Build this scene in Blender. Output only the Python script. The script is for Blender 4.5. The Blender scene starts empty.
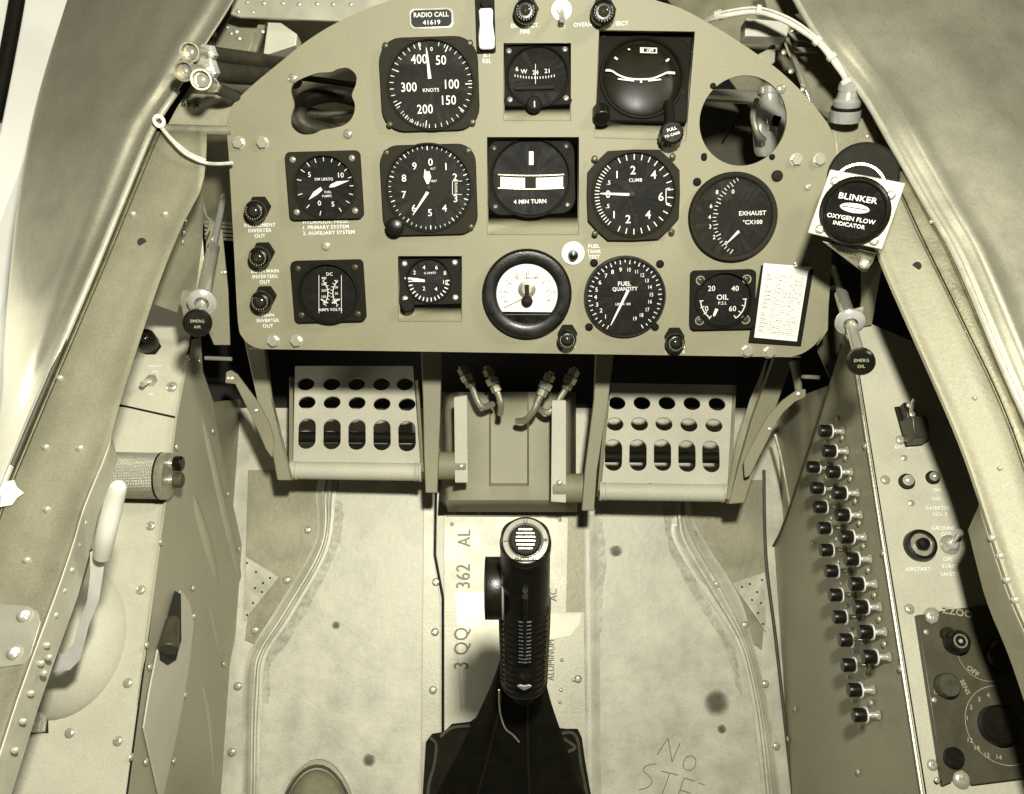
import bpy, bmesh, math, random
from mathutils import Vector, Matrix, Euler
from mathutils.geometry import tessellate_polygon
random.seed(7)
R = math.radians
sc = bpy.context.scene
col = sc.collection

# ------------------------------------------------------------ camera
F = 900.0                    # focal length in pixels
PITCH = 58.0
ROLL = 1.2
CAM = Vector((-0.02, 0.0, 1.30))
cd = bpy.data.cameras.new('camera'); cam = bpy.data.objects.new('camera', cd); col.objects.link(cam)
cam.matrix_world = Matrix.Translation(CAM) @ Matrix.Rotation(R(90 - PITCH), 4, 'X') @ Matrix.Rotation(R(ROLL), 4, 'Z')
cd.sensor_width = 36; cd.lens = 36 * F / 1024; cd.clip_start = 0.02; cd.clip_end = 60
sc.camera = cam
CM = cam.matrix_world.copy()
sc.render.resolution_x = 1024; sc.render.resolution_y = 794

# ------------------------------------------------------------ light
w = bpy.data.worlds.new('World'); sc.world = w; w.use_nodes = True
bg = w.node_tree.nodes['Background']
bg.inputs[0].default_value = (1.0, 0.96, 0.86, 1); bg.inputs[1].default_value = 0.035
sc.view_settings.view_transform = 'Standard'; sc.view_settings.look = 'None'
sc.cycles.diffuse_bounces = 1; sc.view_settings.exposure = 0.0; sc.view_settings.gamma = 1.0

def lamp(name, cpos, ctarget, size, power, colr=(1, .985, .91)):
    ld = bpy.data.lights.new(name, 'AREA'); ld.shape = 'DISK'; ld.size = size; ld.energy = power; ld.color = colr
    o = bpy.data.objects.new(name, ld); col.objects.link(o)
    p = CM @ Vector(cpos); t = CM @ Vector(ctarget)
    d = (t - p).normalized()
    o.matrix_world = Matrix.Translation(p) @ d.to_track_quat('-Z', 'Y').to_matrix().to_4x4()
    return o
lamp('flash_lamp', (0.06, 0.21, 0.04), (-0.05, -0.06, -0.9), 0.055, 14.6)
lamp('side_lamp', (1.05, 0.75, 0.15), (0.0, -0.05, -0.85), 0.26, 10)
lamp('left_fill_lamp', (-0.98, 0.12, -0.74), (-0.56, 0.08, -1.0), 0.20, 3.2)  # added fill out of view, whitens the platform at far left

# ------------------------------------------------------------ pixel -> point on real surfaces
def at(px, py, d):
    return CM @ Vector(((px - 512) / F * d, (397 - py) / F * d, -d))
def ray(px, py):
    return (CM.to_3x3() @ Vector(((px - 512) / F, (397 - py) / F, -1))).normalized()
def px_of(p):
    q = CM.inverted() @ p
    return (512 - q.x / q.z * F, 397 + q.y / q.z * F, -q.z)
class Plane:
    def __init__(s, a, b, c):
        s.p = a; s.n = (b - a).cross(c - a).normalized()
        if s.n.dot(CAM - a) < 0: s.n = -s.n
    def hit(s, px, py, off=0.0):
        r = ray(px, py); q = s.p + s.n * off
        return CAM + r * ((q - CAM).dot(s.n) / r.dot(s.n))
    def frame(s, px, py, off=0.0, up=None, rot=0.0):
        o = s.hit(px, py, off)
        u = up if up is not None else (s.hit(px, py - 6, off) - o)
        y = (u - s.n * u.dot(s.n)).normalized(); x = y.cross(s.n)
        m = Matrix.Identity(4)
        for i, v in enumerate((x, y, s.n, o)):
            for j in range(3): m[j][i] = v[j]
        return m @ Matrix.Rotation(rot, 4, 'Z')
def frame_from(o, z, up):
    z = z.normalized(); y = (up - z * up.dot(z)).normalized(); x = y.cross(z)
    m = Matrix.Identity(4)
    for i, v in enumerate((x, y, z, o)):
        for j in range(3): m[j][i] = v[j]
    return m

# ------------------------------------------------------------ materials
MATS = {}
def tone(v, k=0.0):
    "a neutral value seen through the warm print tone of the photograph"
    s = max(0.0, min(1.0, v / 0.75))
    b = 0.44 + 0.40 * s
    return (v, v * (0.91 + 0.07 * s), v * b, 1)
def mat(name, v, rough=.5, metal=0.0, mottle=0.12, scale=25, bump=0.0, bscale=400, stretch=None, spec=0.5, fine=0.0, scr=0.0, coat=0.0, spots=0.0):
    if name in MATS: return MATS[name]
    m = bpy.data.materials.new(name); m.use_nodes = True
    nt = m.node_tree; N = nt.nodes; L = nt.links
    b = N['Principled BSDF']
    b.inputs['Roughness'].default_value = rough; b.inputs['Metallic'].default_value = metal
    b.inputs['Specular IOR Level'].default_value = spec
    if coat: b.inputs['Coat Weight'].default_value = coat; b.inputs['Coat Roughness'].default_value = .12
    c = tone(v) if not isinstance(v, tuple) else v
    tc = N.new('ShaderNodeTexCoord'); mp = N.new('ShaderNodeMapping')
    L.new(tc.outputs['Object'], mp.inputs['Vector'])
    if stretch: mp.inputs['Scale'].default_value = stretch
    n1 = N.new('ShaderNodeTexNoise'); n1.inputs['Scale'].default_value = scale; n1.inputs['Detail'].default_value = 9
    n1.inputs['Roughness'].default_value = .62
    L.new(mp.outputs[0], n1.inputs['Vector'])
    mr = N.new('ShaderNodeMapRange'); mr.inputs['From Min'].default_value = .3; mr.inputs['From Max'].default_value = .7
    mr.inputs['To Min'].default_value = 1 - mottle; mr.inputs['To Max'].default_value = 1 + mottle
    L.new(n1.outputs[0], mr.inputs[0])
    val = mr.outputs[0]
    if fine:
        n3 = N.new('ShaderNodeTexNoise'); n3.inputs['Scale'].default_value = 900; n3.inputs['Detail'].default_value = 2
        L.new(tc.outputs['Object'], n3.inputs['Vector'])
        m3 = N.new('ShaderNodeMapRange'); m3.inputs['From Min'].default_value = .3; m3.inputs['From Max'].default_value = .7
        m3.inputs['To Min'].default_value = 1 - fine; m3.inputs['To Max'].default_value = 1 + fine
        L.new(n3.outputs[0], m3.inputs[0])
        mm = N.new('ShaderNodeMath'); mm.operation = 'MULTIPLY'; L.new(val, mm.inputs[0]); L.new(m3.outputs[0], mm.inputs[1]); val = mm.outputs[0]
    if spots:
        n4 = N.new('ShaderNodeTexNoise'); n4.inputs['Scale'].default_value = 13; n4.inputs['Detail'].default_value = 3
        L.new(tc.outputs['Object'], n4.inputs['Vector'])
        m4 = N.new('ShaderNodeMapRange'); m4.inputs['From Min'].default_value = .60; m4.inputs['From Max'].default_value = .74
        m4.inputs['To Min'].default_value = 1; m4.inputs['To Max'].default_value = 1 - spots
        L.new(n4.outputs[0], m4.inputs[0])
        mm = N.new('ShaderNodeMath'); mm.operation = 'MULTIPLY'; L.new(val, mm.inputs[0]); L.new(m4.outputs[0], mm.inputs[1]); val = mm.outputs[0]
    vm = N.new('ShaderNodeVectorMath'); vm.operation = 'SCALE'; vm.inputs[0].default_value = c[:3]
    L.new(val, vm.inputs['Scale']); L.new(vm.outputs[0], b.inputs['Base Color'])
    rr = N.new('ShaderNodeMapRange'); rr.inputs['From Min'].default_value = .3; rr.inputs['From Max'].default_value = .7
    rr.inputs['To Min'].default_value = max(.02, rough - .07); rr.inputs['To Max'].default_value = min(1, rough + .09)
    L.new(n1.outputs[0], rr.inputs[0]); L.new(rr.outputs[0], b.inputs['Roughness'])
    if bump:
        n2 = N.new('ShaderNodeTexNoise'); n2.inputs['Scale'].default_value = bscale; n2.inputs['Detail'].default_value = 3
        L.new(mp.outputs[0], n2.inputs['Vector'])
        bu = N.new('ShaderNodeBump'); bu.inputs['Strength'].default_value = bump; bu.inputs['Distance'].default_value = .001
        L.new(n2.outputs[0], bu.inputs['Height']); L.new(bu.outputs[0], b.inputs['Normal'])
    MATS[name] = m; return m
PAINT = mat('panel_paint', .235, .55, 0, .09, 11, .12, 1400, fine=.11, spec=.3)
PAINTL = mat('light_grey_paint', .50, .55, 0, .10, 14, .12, 900, fine=.10, spec=.3)
WALL = mat('wall_paint', .34, .5, 0, .10, 9, .15, 700, fine=.11)
WALLD = mat('breaker_paint', .30, .42, 0, .10, 9, .15, 700, fine=.13)
PRIMER = mat('dull_metal', .32, .45, .25, .20, 16, .2, 300, fine=.11)
SILL = mat('sill_metal', .30, .45, .25, .18, 14, .2, 260, fine=.13)
SKIN = mat('skin_metal', .42, .38, .62, .12, 12, .12, 60, stretch=(1, 1, 1), fine=.14)
BEAD = mat('bead_metal', .50, .3, .3, .12, 60, .1, 500)
BRIGHT = mat('bright_metal', .78, .16, .6, .05, 30, .1, 500)
STEEL = mat('steel', .58, .18, .65, .05, 60, .02, 600)
CAST = mat('cast_metal', .42, .36, .6, .2, 60, .2, 600)
SCREW = mat('screw_metal', .52, .25, .5, .2, 300, .1, 900)
FLOOR = mat('floor_metal', .50, .5, .15, .20, 30, .25, 130, fine=.13, spots=.16)
FLOOR2 = mat('floor_side_metal', .27, .5, .3, .30, 26, .3, 160, fine=.13, spots=.3)
STRIP = mat('floor_strip_metal', .46, .45, .2, .12, 30, .15, 300, fine=.11)
MATTE = mat('matte_black', .010, .75, 0, .2, 80, .2, 900, spec=.2)
BLACK = mat('black_enamel', .007, .30, 0, .2, 80, .15, 900, spec=.4)
CONS = mat('console_paint', .46, .55, 0, .10, 14, .12, 900, fine=.10, spec=.3)
SCREWD = mat('screw_dark', .07, .3, .3, .3, 300)
FAINT = mat('faint_lettering', .30, .6, 0, .3, 300)
LEVERW = mat('lever_white', .62, .4, 0, .05, 10)
CASE = mat('case_black', .008, .62, 0, .2, 60, .2, 1200, spec=.12)
CASEG = mat('case_grey', .017, .62, 0, .18, 60, .2, 1200, spec=.12)
DIAL = mat('dial_black', .010, .6, 0, .15, 60, 0, spec=.3)
DIALG = mat('dial_dark_grey', .018, .6, 0, .15, 60, 0, spec=.3)
WHITE = mat('mark_white', .72, .6, 0, .05, 80, 0)
INK = mat('panel_lettering', .80, .6, 0, .25, 500, 0)
PAPER = mat('paper', .74, .8, 0, .05, 60, 0)
CREAM = mat('dial_white', .72, .5, 0, .04, 60, 0)
RUBBER = mat('rubber', .045, .5, 0, .35, 90, .3, 600)
HOSE = mat('hose_braid', .030, .5, 0, .30, 60, .6, 1100)
CLOTH = mat('boot_canvas', .011, .8, 0, .5, 40, .5, 500, spec=.1)
CLOTHL = mat('boot_binding', .055, .8, 0, .4, 90, .5, 600)
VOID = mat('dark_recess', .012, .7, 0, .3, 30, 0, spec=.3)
CABLE = mat('cable_white', .62, .5, 0, .15, 200, .2, 900)
WHITEP = mat('white_paint', .80, .4, 0, .05, 10, 0)
STAIN = mat('stencil_ink', .10, .6, 0, .3, 60, 0)
STAMP = mat('alloy_stamp', .13, .5, .3, .35, 160, 0)
LENS = mat('lens_dark', .03, .12, 0, .2, 80, 0, coat=.6)
SHOEM = mat('shoe_suede', .20, .75, 0, .2, 90, .4, 900)
LEATHER = mat('leather', .05, .5, 0, .3, 90, .3, 500)

def film(name, v, radius=None, strength=.8, scale=90, lo=.42, hi=.62):
    "thin dirt or oil film: opaque in the middle, broken up by noise and fading out at its rim"
    m = mat(name, v, .5, 0, .2, 60); nt = m.node_tree; N = nt.nodes; L = nt.links
    out = [n for n in N if n.type == 'OUTPUT_MATERIAL'][0]; b = N['Principled BSDF']
    tc = N.new('ShaderNodeTexCoord'); nz = N.new('ShaderNodeTexNoise'); nz.inputs['Scale'].default_value = scale; nz.inputs['Detail'].default_value = 5
    L.new(tc.outputs['Object'], nz.inputs['Vector'])
    mr = N.new('ShaderNodeMapRange'); mr.inputs['From Min'].default_value = lo; mr.inputs['From Max'].default_value = hi
    L.new(nz.outputs[0], mr.inputs[0]); fac = mr.outputs[0]
    if radius:
        ln = N.new('ShaderNodeVectorMath'); ln.operation = 'LENGTH'; L.new(tc.outputs['Object'], ln.inputs[0])
        rr = N.new('ShaderNodeMapRange'); rr.interpolation_type = 'SMOOTHSTEP'; rr.inputs['From Min'].default_value = radius; rr.inputs['From Max'].default_value = radius*.25
        L.new(ln.outputs['Value'], rr.inputs[0])
        ad = N.new('ShaderNodeMath'); ad.operation = 'MULTIPLY_ADD'; ad.inputs[1].default_value = .35; ad.inputs[2].default_value = .65; L.new(fac, ad.inputs[0])
        mu = N.new('ShaderNodeMath'); mu.operation = 'MULTIPLY'; L.new(ad.outputs[0], mu.inputs[0]); L.new(rr.outputs[0], mu.inputs[1]); fac = mu.outputs[0]
    ms = N.new('ShaderNodeMath'); ms.operation = 'MULTIPLY'; ms.inputs[1].default_value = strength; L.new(fac, ms.inputs[0])
    tr = N.new('ShaderNodeBsdfTransparent'); mx = N.new('ShaderNodeMixShader')
    L.new(ms.outputs[0], mx.inputs[0]); L.new(tr.outputs[0], mx.inputs[1]); L.new(b.outputs[0], mx.inputs[2]); L.new(mx.outputs[0], out.inputs['Surface'])
    return m
# ------------------------------------------------------------ mesh builder
class MB:
    def __init__(s): s.bm = bmesh.new(); s.M = Matrix.Identity(4)
    def v(s, p): return s.bm.verts.new(s.M @ Vector(p))
    def face(s, vs):
        try: return s.bm.faces.new(vs)
        except ValueError: return None
    def poly(s, pts): return s.face([s.v(p) for p in pts])
    def grid(s, rows, close_u=False, close_v=False, cap0=False, cap1=False, flip=False):
        V = [[s.v(p) for p in r] for r in rows]
        nr, nc = len(V), len(V[0])
        for i in range(nr if close_u else nr - 1):
            for j in range(nc if close_v else nc - 1):
                a, b, c, d = V[i][j], V[i][(j+1) % nc], V[(i+1) % nr][(j+1) % nc], V[(i+1) % nr][j]
                s.face([a, d, c, b] if flip else [a, b, c, d])
        if cap0: s.face(list(reversed(V[0])) if not flip else V[0])
        if cap1: s.face(V[-1] if not flip else list(reversed(V[-1])))
        return V
    def lathe(s, prof, seg=32, c=(0, 0, 0), sx=1, sy=1, ring=False):
        rows = []
        for (r, z) in prof:
            if r < 1e-7: r = 1e-6
            rows.append([(c[0] + sx * r * math.cos(2*math.pi*k/seg), c[1] + sy * r * math.sin(2*math.pi*k/seg), c[2] + z) for k in range(seg)])
        s.grid(rows, close_u=ring, close_v=True, cap0=(not ring) and prof[0][0] > 1e-6, cap1=(not ring) and prof[-1][0] > 1e-6)
    def cyl(s, r, z0, z1, seg=24, c=(0, 0)):
        s.lathe([(r, z0), (r, z1)], seg, (c[0], c[1], 0))
    def box(s, a, b):
        (x0, y0, z0), (x1, y1, z1) = a, b
        P = [s.v(p) for p in ((x0,y0,z0),(x1,y0,z0),(x1,y1,z0),(x0,y1,z0),(x0,y0,z1),(x1,y0,z1),(x1,y1,z1),(x0,y1,z1))]
        for f in ((0,3,2,1),(4,5,6,7),(0,1,5,4),(1,2,6,5),(2,3,7,6),(3,0,4,7)): s.face([P[i] for i in f])
    def hexa(s, bottom, top):
        "closed block between two polygons of the same count"
        s.grid([bottom, top], close_v=True, cap0=True, cap1=True)
    def plate(s, outer, holes=(), z0=0.0, z1=0.003, tilt=None):
        loops = [list(outer)] + [list(h) for h in holes]
        flat = [p for l in loops for p in l]
        tris = tessellate_polygon([[Vector((p[0], p[1], 0)) for p in l] for l in loops])
        T = [s.v((p[0], p[1], z1)) for p in flat]; B = [s.v((p[0], p[1], z0)) for p in flat]
        for t in tris:
            s.face([T[i] for i in t]); s.face([B[i] for i in reversed(t)])
        k = 0
        for l in loops:
            n = len(l)
            for i in range(n):
                s.face([B[k+i], B[k+(i+1) % n], T[k+(i+1) % n], T[k+i]])
            k += n
    def slab(s, pts, n, t):
        "a plate over a 3-D polygon (near flat), thickness t away from normal n"
        V = [Vector(p) for p in pts]
        ax = (V[1]-V[0]).normalized(); ay = n.cross(ax).normalized()
        q = [((p-V[0]).dot(ax), (p-V[0]).dot(ay)) for p in V]
        tris = tessellate_polygon([[Vector((a, b, 0)) for a, b in q]])
        T = [s.v(p) for p in V]; B = [s.v(p - n*t) for p in V]
        for tr in tris: s.face([T[i] for i in tr]); s.face([B[i] for i in reversed(tr)])
        m = len(V)
        for i in range(m): s.face([B[i], B[(i+1) % m], T[(i+1) % m], T[i]])
    def tube(s, pts, r, seg=10, sub=6, smooth=True, caps=True, taper=None):
        P = [Vector(p) for p in pts]
        if smooth and len(P) > 2: P = cat(P, sub)
        n = len(P); rows = []
        t = (P[1]-P[0]).normalized()
        up = Vector((0, 0, 1)) if abs(t.z) < .9 else Vector((1, 0, 0))
        u = t.cross(up).normalized()
        for i in range(n):
            t = (P[min(i+1, n-1)] - P[max(i-1, 0)]).normalized()
            u = (u - t*u.dot(t)).normalized(); vv = t.cross(u)
            rr = r if not callable(r) else r(i/(n-1))
            rows.append([P[i] + (u*math.cos(2*math.pi*k/seg) + vv*math.sin(2*math.pi*k/seg))*rr for k in range(seg)])
        s.grid(rows, close_v=True, cap0=caps, cap1=caps)
    def rod(s, a, b, r, seg=16): s.tube([a, b], r, seg, smooth=False)
    def ball(s, c, r, seg=12, rings=6, sz=1.0, half=False):
        prof = []
        n = rings
        for i in range(n+1):
            a = (-math.pi/2 if not half else 0) + (math.pi if not half else math.pi/2)*i/n
            prof.append((r*math.cos(a), r*sz*math.sin(a)))
        s.lathe(prof, seg, c)
    def text(s, body, x, y, h, z=0.0, rot=0.0, bold=0.0, align='CENTER', sx=1.0):
        T = text_geo(body, bold)
        k = h / 0.70
        w_ = T[2]
        ox = -w_/2 if align == 'CENTER' else 0
        c, si = math.cos(rot), math.sin(rot)
        V = []
        for (a, b) in T[0]:
            a = (a + ox)*k*sx; b = (b - .35)*k
            V.append(s.v((x + a*c - b*si, y + a*si + b*c, z)))
        for f in T[1]: s.face([V[i] for i in f])
_TX = {}
def text_geo(body, bold):
    key = (body, bold)
    if key in _TX: return _TX[key]
    cu = bpy.data.curves.new('t', 'FONT'); cu.body = body; cu.size = 1; cu.resolution_u = 3; cu.offset = bold
    cu.space_character = 1.05
    o = bpy.data.objects.new('t', cu); col.objects.link(o)
    dg = bpy.context.evaluated_depsgraph_get(); dg.update()
    me = bpy.data.meshes.new_from_object(o.evaluated_get(dg))
    V = [(v.co.x, v.co.y) for v in me.vertices]; Fc = [tuple(p.vertices) for p in me.polygons]
    x0 = min(v[0] for v in V); V = [(a - x0, b) for a, b in V]; wd = max(v[0] for v in V)
    _TX[key] = (V, Fc, wd)
    bpy.data.objects.remove(o); bpy.data.curves.remove(cu); bpy.data.meshes.remove(me)
    return _TX[key]

def cat(P, sub=6, closed=False):
    P = [Vector(p) for p in P]; n = len(P); out = []
    rng = n if closed else n-1
    for i in range(rng):
        if closed: a, b, c, d = P[(i-1) % n], P[i], P[(i+1) % n], P[(i+2) % n]
        else: a, b, c, d = P[max(i-1, 0)], P[i], P[i+1], P[min(i+2, n-1)]
        for k in range(sub):
            t = k/sub
            out.append(.5*((2*b) + (c-a)*t + (2*a-5*b+4*c-d)*t*t + (3*b-a-3*c+d)*t**3))
    if not closed: out.append(P[-1].copy())
    return out
def circ(cx, cy, r, n=48, ry=None, a0=0):
    return [(cx + r*math.cos(a0+2*math.pi*i/n), cy + (ry or r)*math.sin(a0+2*math.pi*i/n)) for i in range(n)]
def rrect(x0, y0, x1, y1, r, n=6):
    o = []
    for (cx, cy, a) in ((x1-r, y1-r, 0), (x0+r, y1-r, 90), (x0+r, y0+r, 180), (x1-r, y0+r, 270)):
        for k in range(n+1):
            t = R(a + 90*k/n); o.append((cx + r*math.cos(t), cy + r*math.sin(t)))
    return o

# ------------------------------------------------------------ objects
FR = {}
def tag(o, label=None, cat_=None, group=None, kind=None):
    if label: o['label'] = label
    if cat_: o['category'] = cat_
    if group: o['group'] = group
    if kind: o['kind'] = kind
    return o
def thing(name, label, cat_, frame, group=None):
    o = bpy.data.objects.new(name, None); col.objects.link(o); o.matrix_world = frame
    o.empty_display_size = .01
    FR[o.name] = frame.copy(); return tag(o, label, cat_, group)
def part(name, mb, m, parent=None, bevel=0.0, world=False, smooth=30, seg=2, label=None, solid=0.0):
    "link a builder as one mesh; world=True when it was built in world coordinates"
    me = bpy.data.meshes.new(name); bm = mb.bm
    bmesh.ops.remove_doubles(bm, verts=bm.verts, dist=1e-7)
    o = bpy.data.objects.new(name, me); col.objects.link(o)
    if parent is not None:
        fr = FR[parent.name]
        if world: bm.transform(fr.inverted())
        o.parent = parent; FR[o.name] = fr
    else:
        c = Vector((0, 0, 0))
        for v in bm.verts: c += v.co
        c /= max(1, len(bm.verts))
        bm.transform(Matrix.Translation(-c)); o.matrix_world = Matrix.Translation(c); FR[o.name] = Matrix.Translation(c)
    bmesh.ops.recalc_face_normals(bm, faces=bm.faces)
    for f in bm.faces: f.smooth = True
    bm.to_mesh(me); bm.free()
    me.set_sharp_from_angle(angle=R(smooth))
    me.materials.append(m)
    if solid:
        s_ = o.modifiers.new('s', 'SOLIDIFY'); s_.thickness = solid; s_.offset = -1
    if bevel:
        b = o.modifiers.new('b', 'BEVEL'); b.width = bevel; b.segments = seg; b.limit_method = 'ANGLE'; b.angle_limit = R(40)
    if label: o['label'] = label
    return o
def kids(o): return [c for c in col.objects if c.parent is o]
def dup(root, frame, label=None):
    ch1 = list(root.children)
    r = root.copy(); col.objects.link(r); r.matrix_world = frame; FR[r.name] = frame.copy()
    if label: r['label'] = label
    for ch in ch1:
        c = ch.copy(); col.objects.link(c); c.parent = r; FR[c.name] = frame.copy()
        for g in ch.children:
            d = g.copy(); col.objects.link(d); d.parent = c; FR[d.name] = frame.copy()
    return r
def structure(o): o['kind'] = 'structure'; return o

_screw = {}
def screw_mesh(kind):
    if kind in _screw: return _screw[kind]
    mb = MB()
    if kind == 'rivet':
        mb.ball((0, 0, 0), 1.0, 12, 3, .55, half=True)
    elif kind == 'hex':
        mb.lathe([(1.35, 0), (1.35, .25)], 20); mb.lathe([(1.12, .25), (1.12, .95), (.95, 1.1)], 6)
    elif kind == 'hole':
        mb.lathe([(1, 0.02), (.8, 0.03), (.0, .03)], 14)
    else:   # cross head screw, dished
        mb.lathe([(1.15, 0), (1.15, .2), (.9, .50), (.55, .62)], 16)
        for a in (0, 1):
            mb.M = Matrix.Rotation(a*math.pi/2 + .5, 4, 'Z'); mb.box((-.62, -.13, .58), (.62, .13, .70))
        mb.M = Matrix.Identity(4)
    me = bpy.data.meshes.new('screw_' + kind)
    bmesh.ops.recalc_face_normals(mb.bm, faces=mb.bm.faces)
    for f in mb.bm.faces: f.smooth = True
    mb.bm.to_mesh(me); mb.bm.free(); me.set_sharp_from_angle(angle=R(35))
    _screw[kind] = me; return me
def fastener(parent, frame_local, r, kind='screw', m=SCREW, name=None):
    key = kind + m.name
    if key not in _screw:
        me = screw_mesh(kind).copy(); me.materials.append(m); _screw[key] = me
    o = bpy.data.objects.new(name or {'rivet': 'rivet', 'hex': 'bolt', 'hole': 'screw_hole'}.get(kind, 'screw'), _screw[key])
    col.objects.link(o); o.parent = parent
    o.matrix_local = frame_local @ Matrix.Rotation(random.random()*3, 4, 'Z') @ Matrix.Scale(r, 4)
    FR[o.name] = FR[parent.name]; return o
def fasten_on(parent, plane, pts, r, kind='rivet', m=SCREW, off=0.0, name=None):
    inv = FR[parent.name].inverted()
    for (x, y) in pts: fastener(parent, inv @ plane.frame(x, y, off), r, kind, m, name)
# ============================================================ the cockpit shell
X = Vector((1, 0, 0))
LE0, LE1 = at(127, 794, .736), at(188, 370, .875)
RE0, RE1 = at(922, 794, .702), at(857, 377, .835)
LT = Plane(LE0, LE1, LE0 + X)                       # left console top
RT = Plane(RE0, RE1, RE0 + X)                       # right console top
LW = Plane(LE0, LE1, at(225, 794, .99))             # left console side
FL = Plane(at(225, 794, .99), at(790, 794, 1.02), at(245, 490, 1.07))   # floor
RW = Plane(RE0, RE1, FL.hit(790, 794))              # right console side

def quad_slab(name, plane, pts, t, m, off=0.0, parent=None, bevel=0.0, **kw):
    mb = MB(); mb.slab([plane.hit(x, y, off) for x, y in pts], plane.n, t)
    return part(name, mb, m, parent, world=True, bevel=bevel, **kw)

# floor: one pan, wide enough to run under both consoles
structure(quad_slab('floor', FL, [(60, 1000), (960, 1000), (930, 250), (110, 250)], .003, FLOOR))
# side walls behind the console sides, and the dark forward bulkhead
structure(quad_slab('left_side_wall', LW, [(170, 900), (300, 560), (268, 470), (252, 398), (214, 402), (195, 420), (170, 600), (140, 900)], .003, PRIMER, off=-.014))
structure(quad_slab('right_side_wall', RW, [(860, 900), (735, 600), (745, 480), (765, 405), (800, 396), (830, 385), (850, 400), (845, 450), (850, 600), (880, 900)], .003, mat('side_metal', .30, .45, .3, .35, 14, .2, 200), off=-.014))
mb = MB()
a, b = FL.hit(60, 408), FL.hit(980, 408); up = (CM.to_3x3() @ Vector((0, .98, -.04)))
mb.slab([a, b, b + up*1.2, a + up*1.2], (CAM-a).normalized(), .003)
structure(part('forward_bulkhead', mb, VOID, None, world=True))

def depth_sill(y): return .55 + (794-y)*.000331
def interp(tab, y):
    if y <= tab[0][0]: (y0, x0), (y1, x1) = tab[0], tab[1]
    elif y >= tab[-1][0]: (y0, x0), (y1, x1) = tab[-2], tab[-1]
    else:
        for i in range(len(tab)-1):
            if tab[i][0] <= y <= tab[i+1][0]: (y0, x0), (y1, x1) = tab[i], tab[i+1]; break
    return x0 + (x1-x0)*(y-y0)/(y1-y0)
def smooth_tab(tab):
    P = cat([Vector((a, b, 0)) for a, b in tab], 6); return [(p.x, p.y) for p in P]
LR = smooth_tab([(-60,262),(0,233),(45,205),(85,181),(126,154),(199,123),(260,98),(321,72),(438,22),(520,-10),(640,-45),(800,-75),(900,-90)])
LI = smooth_tab([(-60,209),(60,208),(120,207),(160,206),(190,201),(222,184),(275,162),(337,141),(403,120),(450,107),(506,84),(540,74),(590,57),(641,38),(705,15),(724,9),(800,-16),(900,-50)])
RR = smooth_tab([(-60,760),(0,796),(37,818),(72,846),(101,867),(148,894),(208,928),(259,957),(370,1004),(440,1035),(560,1080),(700,1120),(900,1160)])
RI = smooth_tab([(-60,745),(60,790),(120,822),(180,848),(230,868),(269,882),(324,906),(360,922),(419,948),(462,965),(510,981),(560,997),(600,1011),(660,1036),(794,1080),(900,1110)])
ys = [-60 + i*15 for i in range(64)]
RG = smooth_tab([(-60,750),(0,782),(60,822),(120,862),(180,893),(240,921),(320,960),(422,1007),(560,1052),(700,1090),(900,1135)])

def sill(side):
    sg = -1 if side == 'left' else 1
    Rt, It = (LR, LI) if side == 'left' else (RR, RI)
    rows, frows, srows, grows = [], [], [], []
    for y in ([132 + i*15 for i in range(52)] if side == 'left' else [172 + i*15 for i in range(50)]):
        d = depth_sill(y); xr, xi = interp(Rt, y), interp(It, y)
        g_ = xr - sg*9 if side == 'left' else interp(RG, y)
        w_ = abs(xi-g_)
        rows.append([at(g_, y, d+.0016), at(g_-sg*2, y, d), at((g_*2+xi)/3, y, d-.0001), at((g_+xi*2)/3, y, d-.0002), at(xi+sg*9, y, d-.0002), at(xi+sg*7, y, d-.0014), at(xi+sg*3, y, d-.0014), at(xi, y, d+.001), at(xi, y, d+.001) + (at(xi, y, 1)-at(xi, y, 0)).normalized()*.004])
        p = at(xi, y, d+.001); q = at(xi, y, d+.004)
        hgt = .010 + .020*max(0, min(1, (y-330)/250))
        fl = FRONT_DOWN * hgt
        lim = 505 if side == 'right' else 440
        if y < lim: fl = (at(xi, y, 1)-at(xi, y, 0)).normalized()*hgt + X*(sg*.003)
        frows.append([p + fl.normalized()*.001, p + fl.normalized()*.003, p + fl*.5, p + fl, p + fl + X*(sg*.006)])
        # band between the ridge and the sill surface
        if side == 'left': grows.append([at(xr-sg*1, y, d+.002), at(xr-sg*5, y, d+.010), at(g_, y, d+.0016)])
        else: grows.append([at(xr-2, y, d+.002), at(xr-6, y, d+.004), at((xr+g_)/2+2, y, d+.001), at(g_+4, y, d+.0015), at(g_+1.2, y, d+.0085), at(g_, y, d+.0016)])
    o = thing(side+'_sill' if False else 'canopy_sill', {'left': 'riveted bare metal sill along the left side of the cockpit', 'right': 'riveted bare metal sill along the right side of the cockpit'}[side], 'sill', Matrix.Translation(at(interp(It, 400), 400, depth_sill(400))))
    mb = MB(); mb.grid(rows); part('sill_top', mb, SILL, o, world=True, smooth=50, solid=.0012)
    mb = MB(); mb.grid(frows); part('flange', mb, PRIMER if side == 'right' else mat('flange_metal', .46, .5, .2, .2, 20, .2, 260), o, world=True, smooth=50, solid=.0012)
    mb = MB(); mb.grid(grows); part('seal_channel', mb, mat('channel_metal', .22, .4, .5, .3, 60, .2, 400), o, world=True, smooth=50, solid=.001)
    return o
FRONT_DOWN = (CM.to_3x3() @ Vector((0, -.50, -.86))).normalized()
lsill = sill('left'); rsill = sill('right')
def sill_pt(side, x, y, up=.0005): return at(x, y, depth_sill(y)-.001-up)
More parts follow.
